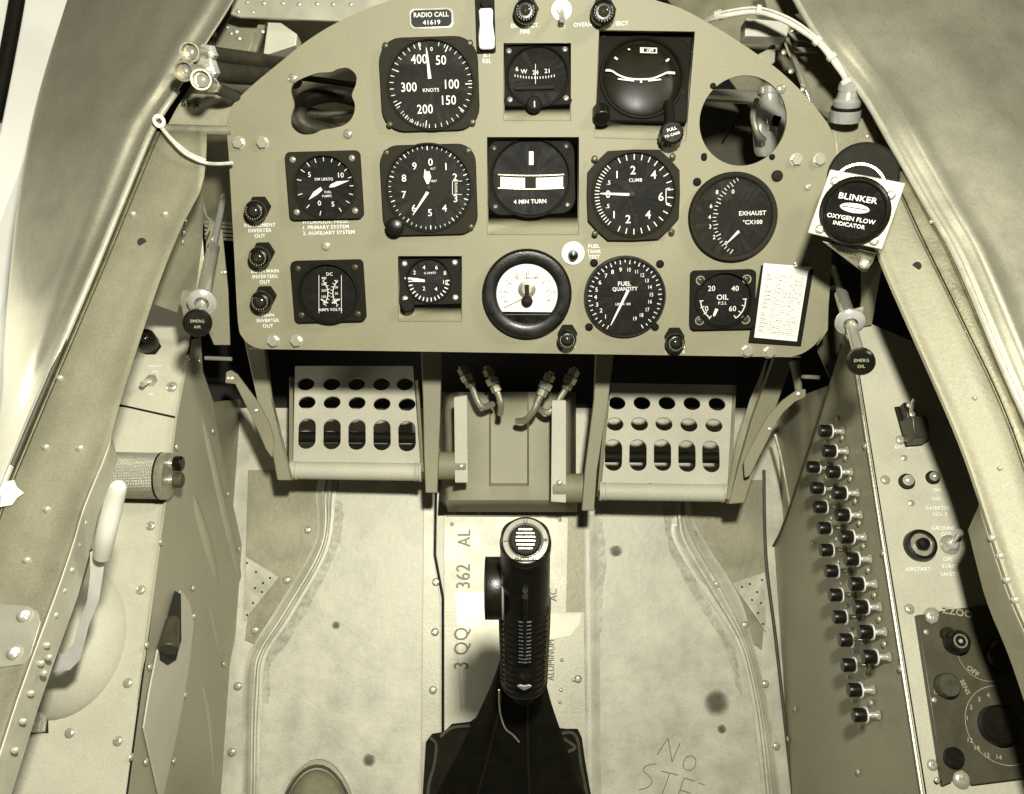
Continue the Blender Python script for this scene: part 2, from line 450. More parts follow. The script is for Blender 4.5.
def on_sill(o, pts, r, kind='rivet', m=SCREW, dn=0.0, name=None):
    inv = FR[o.name].inverted()
    for (x, y) in pts:
        p = at(x, y, depth_sill(y)-.0012+dn)
        n = (CAM-p).normalized(); fastener(o, inv @ frame_from(p, n, Vector((0, 0, 1))), r, kind, m, name)
on_sill(lsill, [(133,214),(165,214),(60,378),(46,447),(47,509),(27,560),(80,448)], .0026)
on_sill(lsill, [(84,523),(78,545),(71,570),(63,591),(55,615),(47,645),(49,657),(41,663),(44,673),(31,693),(23,721),(15,750)], .0024, dn=.012)
on_sill(lsill, [(142,242)], .0035, 'hole', VOID, name='bolt_hole')
on_sill(rsill, [(917,266)], .0035, 'hole', VOID, name='bolt_hole')
on_sill(rsill, [(992,538),(1000,556),(1007,580),(1015,600)], .0028)
on_sill(rsill, [(931,222),(1000,468),(975,398)], .0018)
# doubler plate with two large screws at the near end of the left sill
mb = MB(); mb.slab([sill_pt('l', *q) for q in ((2,604),(28,606),(38,612),(41,622),(31,655),(24,664),(5,667),(-20,667),(-12,604))], (CAM-at(20,630,.6)).normalized(), .0018)
part('doubler_plate', mb, mat('doubler_metal', .5, .36, .5, .15, 20, .2, 260), lsill, world=True, bevel=.0005)
on_sill(lsill, [(25,615),(15,652)], .0044, 'screw', SCREW, dn=-.0012)
# paper tag on the near part of the left sill
mb = MB(); mb.slab([sill_pt('l', *q, .002) for q in ((2,482),(14,480),(17,487),(24,493),(17,498),(12,505),(0,507))], (CAM-at(20,490,.6)).normalized(), .0006)
tag(part('paper_tag', mb, PAPER, None, world=True), 'torn white paper scrap on the left sill at the picture edge', 'paper')

# outside skin with its bead
DENTS = {'left': [(158,62,15,.0036),(122,114,20,.0034),(60,270,22,-.0016),(140,20,20,-.0015)], 'right': [(905,125,26,.0040),(870,90,16,-.0016),(850,20,22,.0036),(985,60,35,-.002)]}
def skin(side):
    sg = -1 if side == 'left' else 1
    Rt = LR if side == 'left' else RR
    BT = smooth_tab([(-60,88),(0,68),(100,38),(200,19),(330,6),(420,0),(520,-26),(640,-60),(900,-120)])
    rows = []; rnd = random.Random(5 if side == 'left' else 9)
    from mathutils import noise
    for y in [-60 + i*7.5 for i in range(128)]:
        d = depth_sill(y); xr = interp(Rt, y)
        xb = interp(BT, y) if side == 'left' else xr + 330 - max(0, y)*.25
        row = []
        for j in range(41):
            t = j/40; x = xr + (xb-xr)*t
            px_off = abs(x-xr)
            lip = -.005*math.exp(-((px_off-26)/9)**2) + .0018*math.exp(-((px_off-10)/6)**2)
            fall = (.055 if side == 'left' else .10)*t*t + .012*t
            nz = noise.noise(Vector((x/120, y/150, 3.3 if sg > 0 else 0)))*.0026*min(1, px_off/60)
            nz += noise.noise(Vector((x/30, y/38, 8)))*.0002*min(1, px_off/40)
            for (bx, by, bw, bh) in DENTS[side]: nz -= bh*math.exp(-((x-bx)**2+(y-by)**2*.5)/(2*bw*bw))
            row.append(at(x, y, d + .001 + lip + fall + nz))
        if side == 'left':     # rolled outer edge
            row.append(at(xb-1, y, d+.001+.067+.006)); row.append(at(xb+1, y, d+.001+.067+.02))
        rows.append(row)
    o = thing('fuselage_skin', {'left': 'dull brushed metal skin outside the left sill beside the bright strip', 'right': 'dull brushed metal skin outside the right sill filling the right edge'}[side], 'skin panel', Matrix.Translation(at(interp(Rt, 300)+sg*60, 300, depth_sill(300)+.03)))
    mb = MB(); mb.grid(rows); part('skin_sheet', mb, SKIN, o, world=True, smooth=80, solid=.0012)
    if side == 'left':
        mb = MB(); mb.tube([at(interp(Rt, y)+1.5, y, depth_sill(y)-.0012) for y in range(322, 470, 8)], lambda t: .0024*(.35+.65*min(1, t*3)), 10, smooth=False)
        part('weather_strip', mb, RUBBER, o, world=True, smooth=60)
    mb = MB(); mb.tube([at(interp(Rt, y), y, depth_sill(y)-.001) for y in ys if y > (84 if side == 'left' else -70)], .0027 if side == 'right' else .0027, 10, smooth=False)
    part('edge_bead', mb, BEAD, o, world=True, smooth=60)
    return o
lskin = skin('left'); rskin = skin('right')
# white platform put in for the bright ground past the left skin
mb = MB()
P = [at(110,-80,1.0), at(90,0,1.0), at(50,200,.98), at(40,420,.93), at(60,900,.85), at(-260,900,.85), at(-260,-80,1.0)]
mb.slab(P, (CAM-P[3]).normalized(), .03)
tag(part('stand_in_platform', mb, WHITEP, None, world=True, bevel=.004), 'added white platform standing in for bright ground beyond the left skin', 'platform')
mb = MB(); mb.tube([at(26,-60,.93), at(17,0,.93), at(6,60,.92), at(-6,120,.91)], .0075, 14)
tag(part('guard_rail', mb, CASE, None, world=True), 'dark rail over the white platform in the top left corner', 'rail')

# ------------------------------------------------------------ left console
lcon = thing('side_console', 'pale grey side console left of the floor, with ribbed inner side', 'console', Matrix.Translation(LE0))
quad_slab('top_plate', LT, [(124.5,407),(176,418.5),(127,794),(112,900),(-120,900),(-60,600),(40,400)], .002, CONS, parent=lcon, bevel=.0004)
quad_slab('forward_top_plate', LT, [(150,298),(193,315),(190,345),(176.5,416.5),(124.5,405),(60,390)], .002, CONS, parent=lcon, bevel=.0004)
quad_slab('side_plate', LW, [(192,340),(201,337),(203,371),(213,400),(219,437),(231,495),(243,549),(241,606),(230,664),(221,794),(215,900),(112,900),(127,794),(177,418)], .0022, WALL, off=-.0008, parent=lcon, bevel=.0004)
inv = FR[lcon.name].inverted()
fasten_on(lcon, LT, [(151,526),(141,590),(128,683),(118,741),(70,733)], .0037, 'screw', SCREW)
fasten_on(lcon, LT, [(172,387)], .0046, 'screw', SCREW)
fasten_on(lcon, LW, [(188,358),(200,361),(177,447),(161,542),(147,645),(131,757),(146,762),(213,431),(228,494),(193,588),(194,616),(150,667),(185,695),(174,761),(224,664),(239,549)], .0034, off=.0005)
# pressed ribs of the side plate
def rib(parent, plane, pts, r, m, name='pressed_rib', sink=.45, taper=True, off=0):
    mb = MB(); P = [plane.hit(x, y, -r*sink+off) for x, y in pts]
    mb.tube(P, (lambda t: r*(.35+.65*math.sin(math.pi*min(.96, max(.04, t)))**.4)) if taper else r, 12)
    return part(name, mb, m, parent, world=True, smooth=60)
rib(lcon, LW, [(189,404),(199,445),(214,510),(229,570),(236,596)], .014, WALL, sink=.8)
rib(lcon, LW, [(181,488),(190,520),(202,560),(212,596)], .014, WALL, sink=.8)
rib(lcon, LW, [(203,600),(212,640),(222,672)], .008, WALL, sink=.82)
rib(lcon, LW, [(196,680),(204,720),(210,790)], .008, WALL, sink=.82)
# pale cover strip with the dark slot
cov = quad_slab('cover_strip', LW, [(181,590),(190,603),(194,622),(190,660),(185,693),(175,745),(164,794),(160,798),(144,728),(150,690),(158,650),(170,612)], .0015, mat('strip_paint', .50, .55, 0, .08, 20, .1, 900), off=.0018, parent=lcon, bevel=.0003)
quad_slab('slot_opening', LW, [(175.5,591),(181,594),(181.5,640),(176,660),(168,665),(161,660),(160,650),(170,610)], .001, mat('slot_black', .008, .7, 0, .1, 30), off=.0030, parent=lcon)
mb = MB(); c0 = LW.hit(173, 618, .006); c1 = LW.hit(168, 650, .010)
mb.tube([c0, c1], lambda t: .0055+.004*t, 16, smooth=False); part('slot_lever', mb, RUBBER, lcon, world=True, bevel=.0015)
# seal strip along the inner edge
mb = MB(); mb.tube([LT.hit(193,318,.0002), LT.hit(190,345,.0002), LT.hit(177,418,.0002), LT.hit(127,794,.0002), LT.hit(112,900,.0002)], .0009, 8, smooth=False); part('edge_seal', mb, CASE, lcon, world=True)
# bulge
fr = LT.frame(62, 640, 0.0, up=(LE1-LE0)); inv_l = inv @ fr
mb = MB(); mb.M = fr; rows = []
for i in range(17):
    t = i/16; c = math.cos(t*math.pi/2); z = .028*math.sin(t*math.pi/2)**1.3; k = c**.8
    rows.append([(.055*k*math.cos(2*math.pi*j/48), .066*k*math.sin(2*math.pi*j/48), z-.001) for j in range(48)])
mb.grid(rows, close_v=True); part('bulge', mb, CONS, lcon, world=True, smooth=70)
# opening beside the sill with its latch
quad_slab('latch_opening', LT, [(40,690),(47,692),(48,733),(24,733),(28,715)], .001, MATS['slot_black'], off=.0012, parent=lcon)
mb = MB(); mb.tube([LT.hit(42,705,.004), LT.hit(38,732,.006)], .0055, 12, smooth=False); part('latch', mb, SCREW, lcon, world=True)
# lettering
mb = MB(); mb.M = LT.frame(155,366,.0003); mb.text('CANOPY', 0, 0, .0022, 0, -.15, .01); part('switch_lettering', mb, INK, lcon, world=True)
mb = MB(); mb.M = LT.frame(155,371.5,.0003); mb.text('OFF', 0, 0, .0022, 0, -.15, .01); part('switch_lettering', mb, INK, lcon, world=True)
mb = MB(); mb.M = LT.frame(151,394,.0003); mb.text('ON', 0, 0, .0022, 0, -.15, .01); part('switch_lettering', mb, INK, lcon, world=True)

# ------------------------------------------------------------ right console
rcon = thing('side_console', 'side console right of the floor with the rows of black circuit breakers', 'console', Matrix.Translation(RE0))
quad_slab('top_plate', RT, [(857,377),(922,794),(938,900),(1200,900),(1100,500),(980,370),(858,318),(845,330)], .002, CONS, parent=rcon, bevel=.0004)
quad_slab('breaker_plate', RW, [(857,377),(922,794),(938,900),(800,900),(790,794),(778,680),(768,600),(765,556),(781,530),(805,460),(829,385),(849,322)], .0022, WALLD, off=-.0008, parent=rcon, bevel=.0004)
mb = MB(); mb.tube([RT.hit(849,325,.0004), RT.hit(857,377,.0004), RT.hit(922,794,.0004), RT.hit(938,900,.0004)], .0014, 8, smooth=False); part('edge_trim', mb, CAST, rcon, world=True)
mb = MB(); mb.tube([RT.hit(857,360,.0002), RT.hit(926,794,.0002), RT.hit(942,900,.0002)], .0006, 8, smooth=False); part('edge_trim', mb, CASE, rcon, world=True)
mb = MB(); mb.tube([FL.hit(764,470,.004), FL.hit(766,556,.004), FL.hit(776,640,.004), FL.hit(786,730,.004), FL.hit(797,830,.004)], .0019, 8); part('floor_gap_shade', mb, RUBBER, rcon, world=True)  # dark tube put in for the shade in the gap along the floor
mb = MB(); mb.tube([RW.hit(829,386,.0008), RW.hit(805,461,.0008), RW.hit(781,531,.0008), RW.hit(766,556,.0008)], .0013, 8); part('plate_edge_shade', mb, RUBBER, rcon, world=True)  # dark tube standing in for the gap shadow at the forward edge
fasten_on(rcon, RW, [(865,446),(883,553),(900,669),(858,772),(778,653),(788,739),(795,709)], .0030, off=.001)
fasten_on(rcon, RT, [(885,480),(909,609),(932,765),(900,440)], .0038, 'screw', SCREW)
fasten_on(rcon, RT, [(904,458),(911,503)], .0032, 'rivet', SCREW)
def rlab(s_, x, y, h=.0033, rot=.18, m=INK):
    mb = MB(); mb.M = RT.frame(x, y, .0003); mb.text(s_, 0, 0, h, 0, rot, .01); part('console_lettering', mb, m, rcon, world=True)
rlab('BATTERY', 905,447,.003); rlab('ON', 937,490,.003); rlab('OFF', 936,499,.003)
rlab('INVERTER', 938,508); rlab('NO. 1', 940,514); rlab('GROUND', 944,528); rlab('OFF', 946,534)
rlab('OFF', 948,559); rlab('START', 950,566); rlab('SAFETY', 950,574); rlab('AIRSTART', 918,569)

# ------------------------------------------------------------ floor fittings
fs = quad_slab('floor_side_panel', FL, [(248,470),(322,470),(321,500),(317,545),(283,603),(256,645),(245,640),(250,600),(262,590),(246,560)], .0015, FLOOR2, off=.0016, bevel=.0003)
tag(fs, 'darker stained floor piece in the left forward corner beside the pedal', 'floor panel')
fs = quad_slab('floor_side_panel', FL, [(672,480),(762,480),(766,560),(764,620),(762,650),(742,636),(706,584),(680,540)], .0015, FLOOR2, off=.0016, bevel=.0003)
tag(fs, 'darker stained floor piece in the right forward corner beside the pedal', 'floor panel')
GUS = mat('gusset_dull', .46, .5, .2, .35, 40, .2, 200)
def gusset(pts, holes, label):
    mb = MB(); P = [FL.hit(x, y, .004) for x, y in pts]; mb.slab(P, FL.n, .0012)
    o = thing('gusset_plate', label, 'gusset', Matrix.Translation(P[0])); part('plate', mb, GUS, o, world=True, bevel=.0002)
    fasten_on(o, FL, holes, .0013, 'hole', CASEG, off=.0040, name='rivet_hole')
gusset([(246,557),(279,577),(244,621)], [(247,563),(256,572),(270,578),(263,583),(255,588),(253,603),(247,615),(262,592)], 'small pale perforated triangle at the foot of the left side')
gusset([(765,572),(732,583),(766,632)], [(762,580),(750,584),(742,587),(757,592),(752,600),(761,603),(758,613),(763,624)], 'small pale perforated triangle at the foot of the right side')
for nm, A_, B_ in (('left', [(322,480),(320,497),(318,543),(283,605),(256,648),(249,674),(247,730),(246,840)], [(334,480),(332,497),(325,550),(289,615),(263,657),(259,698),(257,740),(256,840)]),
                   ('right', [(676,490),(677,517),(680,540),(704,582),(738,638),(751,681),(760,735),(770,840)], [(688,490),(689,517),(703,547),(731,593),(749,639),(761,684),(771,740),(782,840)])):
    o = thing('floor_bead_strip', 'curved double pressed strip along the %s edge of the pale floor' % nm, 'floor strip', Matrix.Translation(FL.hit(*A_[4])))
    mb = MB(); rows = []
    PA, PB = cat([Vector((*q, 0)) for q in A_], 6), cat([Vector((*q, 0)) for q in B_], 6)
    for a, b in zip(PA, PB):
        row = []
        for t, h in ((-.35,.0018),(0,.0022),(.12,.0055),(.3,.006),(.42,.0028),(.58,.0026),(.72,.006),(.88,.0055),(1.0,.0022),(1.3,.0018)):
            q = a.lerp(b, t); row.append(FL.hit(q.x, q.y, h))
        rows.append(row)
    mb.grid(rows); part('strip', mb, FLOOR, o, world=True, smooth=60)
    scr = [(308,530),(287,580),(255,630),(238,686),(232,752)] if nm == 'left' else [(693,534),(717,584),(745,625),(765,684),(776,746)]
    fasten_on(o, FL, scr, .0040, 'screw', SCREW, off=.0018)
# centre strip
cs = thing('centre_floor_strip', 'bright metal strip stamped 362 AL on the centre line of the floor', 'floor strip', Matrix.Translation(FL.hit(505, 600)))
quad_slab('strip', FL, [(444,508),(578,508),(586,640),(588,900),(440,900),(444,640)], .0015, STRIP, off=.0022, parent=cs, bevel=.0003)
quad_slab('patch', FL, [(455,592),(500,592),(500,706),(462,712)], .0008, mat('patch_metal', .47, .4, .3, .08, 20), off=.0034, parent=cs)
quad_slab('patch', FL, [(548,614),(581,614),(580,624),(570,636),(548,640)], .0008, MATS['patch_metal'], off=.0034, parent=cs)
quad_slab('dark_edge', FL, [(568,516),(582,516),(586,612),(566,612)], .0006, FLOOR2, off=.0030, parent=cs)
fasten_on(cs, FL, [(574,680),(560,520),(452,524),(562,660),(561,690),(560,702)], .0022, off=.003)
def stamp(s_, x, y, h, nm='stamped_lettering', parent=None, m=STAMP, rot=math.pi/2):
    mb = MB(); mb.M = FL.frame(x, y, .0046); mb.text(s_, 0, 0, h, 0, rot, .0, sx=.8); part(nm, mb, m, parent, world=True)
stamp('362', 463, 576, .0165, parent=cs); stamp('AL', 464, 538, .0150, parent=cs); stamp('3 QQ', 461, 648, .0165, parent=cs); stamp('ALUMINUM', 551, 660, .0075, parent=cs)
stamp('AC', 553, 595, .009, parent=cs)
# seam rail left of the centre strip
sr = thing('seam_rail', 'narrow black-edged seam strip with three screws left of the stick', 'floor strip', Matrix.Translation(FL.hit(434, 640)))
mb = MB(); mb.tube([FL.hit(436,480,.003), FL.hit(435,555,.003), FL.hit(443,598,.003), FL.hit(443,800,.003), FL.hit(443,900,.003)], .0016, 8, smooth=False); part('black_seam', mb, BLACK, sr, world=True)
quad_slab('strip', FL, [(424,490),(434,490),(433,556),(440,600),(440,900),(420,900)], .0012, STRIP, off=.0022, parent=sr, bevel=.0003)
fasten_on(sr, FL, [(436,582),(435,632),(433,690)], .0040, 'screw', SCREW, off=.0024)
sr = thing('seam_rail', 'narrow pale seam strip running right of the stick', 'floor strip', Matrix.Translation(FL.hit(592, 640)))
mb = MB(); rows = []
for y in range(515, 900, 20): rows.append([FL.hit(x+(y-515)*.012, y, h) for x, h in ((582,.0018),(585,.0036),(590,.004),(594,.0024),(598,.0018))])
mb.grid(rows); part('strip', mb, FLOOR, sr, world=True, smooth=60)
fasten_on(sr, FL, [(578,679)], .004, 'screw', SCREW, off=.0028)
# pencilled NO STEP
mb = MB()
def pen(pts): mb.tube([FL.hit(x, y, .0003) for x, y in pts], .00048, 6, sub=4)
pen([(657,755),(668,738)]); pen([(668,738),(672,762)]); pen([(672,762),(680,743)])
pen([(686,757),(692,756),(696,761),(693,769),(687,770),(683,766),(686,757)])
pen([(656,764),(648,765),(643,770),(648,775),(652,781),(648,787),(639,790)])
pen([(661,771),(678,775)]); pen([(670,773),(660,800)])
pen([(684,778),(675,805)]); pen([(684,778),(695,781)]); pen([(680,790),(690,793)]); pen([(699,783),(705,785)])
tag(part('floor_writing', mb, mat('pencil', .17, .6, 0, .3, 200), None, world=True), 'hand-written words NO STEP scrawled on the pale floor', 'writing')
# stains on the floor
def blot(x, y, r, label, m, r2=None):
    m = film('stain_film_%d' % int(x), .10, max(r, r2 or r)*1.04/F*1.25, .62)
    r *= 1.3; r2 = (r2 or r/1.3)*1.3; mb = MB(); rnd = random.Random(int(x)); n = 26
    P = [FL.hit(x + r*(1+rnd.uniform(-.18,.18))*math.cos(2*math.pi*i/n), y + (r2 or r)*(1+rnd.uniform(-.18,.18))*math.sin(2*math.pi*i/n), .0006) for i in range(n)]
    mb.slab(P, FL.n, .0002); tag(part('oil_stain', mb, m, None, world=True), label, 'stain')
ST = None

blot(717,703,12, 'largest round oil stain on the right floor', ST, 11); blot(616,551,6.5, 'oval oil spot on the right floor below the pedal', ST, 4); blot(369,760,6, 'dark oil spot on the left floor above the shoe', ST, 5)
blot(722,729,4.5, 'small oil drip just below the largest oil stain', ST, 3.5); blot(336,625,4, 'faint small oil spot on the left floor', ST, 3)

# ------------------------------------------------------------ pedestal cover between the pedals
def band(pts, label, m, off=.0007):
    P = [Vector((x, y, 0)) for x, y in pts]; P = cat(P, 5, True); rnd = random.Random(len(label))
    mb = MB(); mb.slab([FL.hit(p.x+rnd.uniform(-1.2,1.2), p.y+rnd.uniform(-1.2,1.2), off) for p in P], FL.n, .0002); tag(part('dirt_band', mb, m, None, world=True, smooth=60), label, 'stain')
DB = film('dirt_film', .14, None, .15, 160, .30, .72)
band([(342,505),(340,540),(318,590),(290,640),(272,662),(269,700),(264,700),(266,655),(288,618),(312,580),(328,545),(333,505)], 'long dirty scuff curving beside the left pressed strip', DB)
band([(590,512),(602,520),(606,560),(603,600),(601,645),(597,690),(594,640),(597,590),(592,550)], 'long dirty scuff beside the pale seam right of the stick', DB)
band([(668,505),(676,545),(700,590),(730,640),(742,690),(738,690),(724,645),(695,598),(670,552),(662,505)], 'long dirty scuff curving beside the right pressed strip', DB)
COV = mat('cover_paint', .33, .55, 0, .08, 14, .12, 900, fine=.10, spec=.3)
pd = thing('pedestal_cover', 'pale grey channelled cover between the two rudder pedals', 'cover', Matrix.Translation(FL.hit(508, 515)))
def cv(x, y, d): return at(x, y, d)
rowsP = []
prof = ((440,.06),(449,.020),(462,.007),(489,.004),(491,.016),(527,.016),(529,.004),(553,.007),(566,.020),(576,.06))
for y, dd, k in ((392,1.050,.0),(430,1.042,.0),(470,1.034,.0),(483,1.031,.0),(486,1.030,.0),(500,1.034,.4),(512,1.060,1.0)):
    row = []
    for j, (x, o_) in enumerate(prof):
        if 4 <= j <= 5 and y > 484: o_ = .005
        xx = x + (x-508)*.02*max(0, (y-480)/30)
        row.append(at(xx, y, dd + o_*(1-k) - .01))
    rowsP.append(row)
mb = MB(); mb.grid(rowsP); part('cover_sheet', mb, COV, pd, world=True, smooth=35, solid=.0015)
quad_slab('base_flange', FL, [(447,500),(573,500),(575,517),(446,516)], .002, COV, off=.0055, parent=pd, bevel=.0006)
fasten_on(pd, FL, [(455,513),(480,513),(540,513),(564,513)], .0022, off=.0056)
# ============================================================ instrument panel
TIL = math.atan((397-190)/F)
_r = ray(531, 190); _pc = CAM + _r * 0.822
_up = (CM.to_3x3() @ Vector((0, 1, 0))); 
_roll = Matrix.Rotation(R(-1.2), 3, _r)     # level the panel with the world
PF = frame_from(_pc, -_r, _roll @ _up)
PN = -_r
PI_ = PF.inverted()
def Q(px, py, z=0.0):
    "panel coordinates (metres) of a pixel, on the plane z above the panel"
    o = PI_ @ CAM; d = (PI_.to_3x3() @ ray(px, py))
    t = (z - o.z)/d.z; p = o + d*t
    return (p.x, p.y)
K = Q(532, 190)[0] - Q(531, 190)[0]       # metres per pixel on the panel
PT = .0035                                # panel sheet thickness (front face at z=0)

arch = [(270,349.2),(262,348.8),(252,346),(243,338),(238,322),(234,250),(229,160),(227,130),(229,113),(236,101),(256,82),(278,64),(300,46),(322,31),(344,19),(366,9),(388,1),(430,-12),(480,-20),(527,-22),(575,-20),(620,-12),(655,0),(680,8),(705,21),(730,36),(757,54),(781,72),(803,93),(820,113),(831,130),(836,150),(836,165),(833,230),(829,300),(825,325),(818,341),(805,352),(792,356.6),(784,357),(560,353.6)]
arch = [(p.x, p.y) for p in cat([Vector((*q, 0)) for q in arch], 4, True)]
outer = [Q(*p) for p in arch]
def H(pts): return [Q(*p) for p in pts]
clover = [tuple(v[:2]) for v in cat([Vector((*p, 0)) for p in ((291,92),(293,84),(303,78),(318,73),(331,72),(338,69),(348,68),(356,75),(356,84),(352,95),(355,105),(353,116),(346,124),(334,128),(322,130),(313,134),(301,134),(292,127),(291,117),(294,105))], 4, True)]
hole_clover = H(clover)
hole_round = circ(*Q(743,121), 42.5*K, 56)
rec = {'compass': (503.5,43,571,121), 'turn': (487,137,579,235), 'mach': (398,256,462,322)}
def rect_px(x0,y0,x1,y1): return H([(x0,y0),(x1,y0),(x1,y1),(x0,y1)])
att_quad = H([(599,30),(695,31.5),(686,141),(594,138)])
holes = [hole_clover, hole_round, att_quad] + [rect_px(*r_) for r_ in rec.values()]
panel = thing('instrument_panel', 'arched grey instrument panel carrying all the round gauges', 'instrument panel', PF)
mb = MB(); mb.plate(outer, holes, -PT, 0); part('panel_sheet', mb, PAINT, panel, bevel=.0007)
# rolled edge lip round the back of the sheet
mb = MB()
cen = Vector((*Q(531,190), 0))
rows = [[], []]
for (x, y) in outer:
    p = Vector((x, y, -PT)); i_ = p + (cen-p).normalized()*.003
    rows[0].append((i_.x, i_.y, -PT-.0002)); rows[1].append((i_.x, i_.y, -.016))
mb.grid(rows, close_v=True); part('edge_flange', mb, CASEG, panel, solid=.0015)

def recess(quad, deep, top_z=-.0005, face_y=None):
    "sheet metal pocket behind a hole: sloping ledge below, triangular cheeks, open at the top"
    (x0,yt0),(x1,yt1),(x1b,yb1),(x0b,yb0) = quad
    mb = MB(); f = face_y
    a = lambda p, z: (p[0], p[1], z)
    fl = (x0b + (x0-x0b)*0.25, f, -deep); fr = (x1b + (x1-x1b)*0.25, f, -deep)
    mb.poly([a(quad[3], -.001), a(quad[2], -.001), fr, fl])                       # ledge
    mb.poly([a(quad[0], -.001), a(quad[3], -.001), fl]); mb.poly([a(quad[2], -.001), a(quad[1], -.001), fr])
    part('recess_tray', mb, PAINT, panel, solid=.001)
REC = {}
for key, (x0,y0,x1,y1), fy, dp in (('compass', rec['compass'], 106, .012), ('turn', rec['turn'], 214, .015), ('mach', rec['mach'], 305, .012)):
    q = rect_px(x0,y0,x1,y1); recess(q, dp, face_y=Q((x0+x1)/2, fy, -dp)[1]); REC[key] = dp
recess(att_quad, .020, face_y=Q(640, 119, -.020)[1])

# lettering screened on the panel
def plab(lines, x, y, dy, h, align='CENTER', b=.008):
    mb = MB()
    for i, s_ in enumerate(lines):
        u, v = Q(x, y + i*dy); mb.text(s_, u, v, h*K, .0003, bold=b, align=align)
    part('panel_lettering', mb, INK, panel)
plab(['HYDRAULIC PRESS.', '1. PRIMARY SYSTEM', '2. AUXILIARY SYSTEM'], 303, 222, 5.6, 3.7, 'LEFT')
plab(['INSTRUMENT', 'INVERTER', 'OUT'], 260, 225, 5.4, 3.6)
plab(['BOTH MAIN', 'INVERTERS', 'OUT'], 265, 271, 5.4, 3.6)
plab(['MAIN', 'INVERTER', 'OUT'], 268, 315, 5.4, 3.6)
plab(['FUEL', 'TANK', 'TEST'], 594, 246, 5.4, 3.6)
plab(['ENG. SECT.', 'FIRE'], 525, 25.5, 6, 3.7)
plab(['JET', 'REL'], 487, 55, 6, 3.7)
plab(['PT'], 563, 27, 6, 3.0)
plab(['OVERHEAT    T. SECT'], 601, 24, 6, 3.7)
plab(['LT.   FUEL'], 567, 346, 5, 3.0); plab(['FUEL   ON', 'TRANSFER'], 675, 347, 5, 3.0)
# fasteners on the panel
for (x, y) in ((239,143),(263,143),(274,341),(297,341),(747,351),(769,352),(796,160),(819,160)):
    fastener(panel, Matrix.Translation((*Q(x,y), 0)), 5.0*K, 'hex', SCREW)
for (x, y, r_) in ((326,246,4.2),(808,187,3),(796,264,2.5),(777,176,5)):
    fastener(panel, Matrix.Translation((*Q(x,y), 0)), r_*K, 'screw', SCREW if x != 777 else CASEG)
for (x, y) in ((713,86),(704,156),(772,157),(704,158)):
    fastener(panel, Matrix.Translation((*Q(x,y), 0)), 2.6*K, 'screw', CASE)
for (x, y) in ((293,78),(348,134),(781,89)):
    fastener(panel, Matrix.Translation((*Q(x,y), 0)), 4.2*K, 'screw', STEEL, name='stud')
for (x, y) in ((697,182),(739,254+3),(594,263),(660,264),(655,327),(589,327)):
    fastener(panel, Matrix.Translation((*Q(x,y), 0)), 3.6*K, 'screw', CASE)

mb = MB()
P_ = cat([Vector((*Q(*q), 0)) for q in ((703,259),(705,272),(709,284),(714,296))], 5)
for a_, b_ in zip(P_, P_[1:]):
    d_ = (b_-a_).normalized(); n_ = Vector((-d_.y, d_.x, 0))*.28*K
    mb.poly([(*(a_+n_).xy, .0002), (*(a_-n_).xy, .0002), (*(b_-n_).xy, .0002), (*(b_+n_).xy, .0002)])
part('paint_scratch', mb, FAINT, panel)
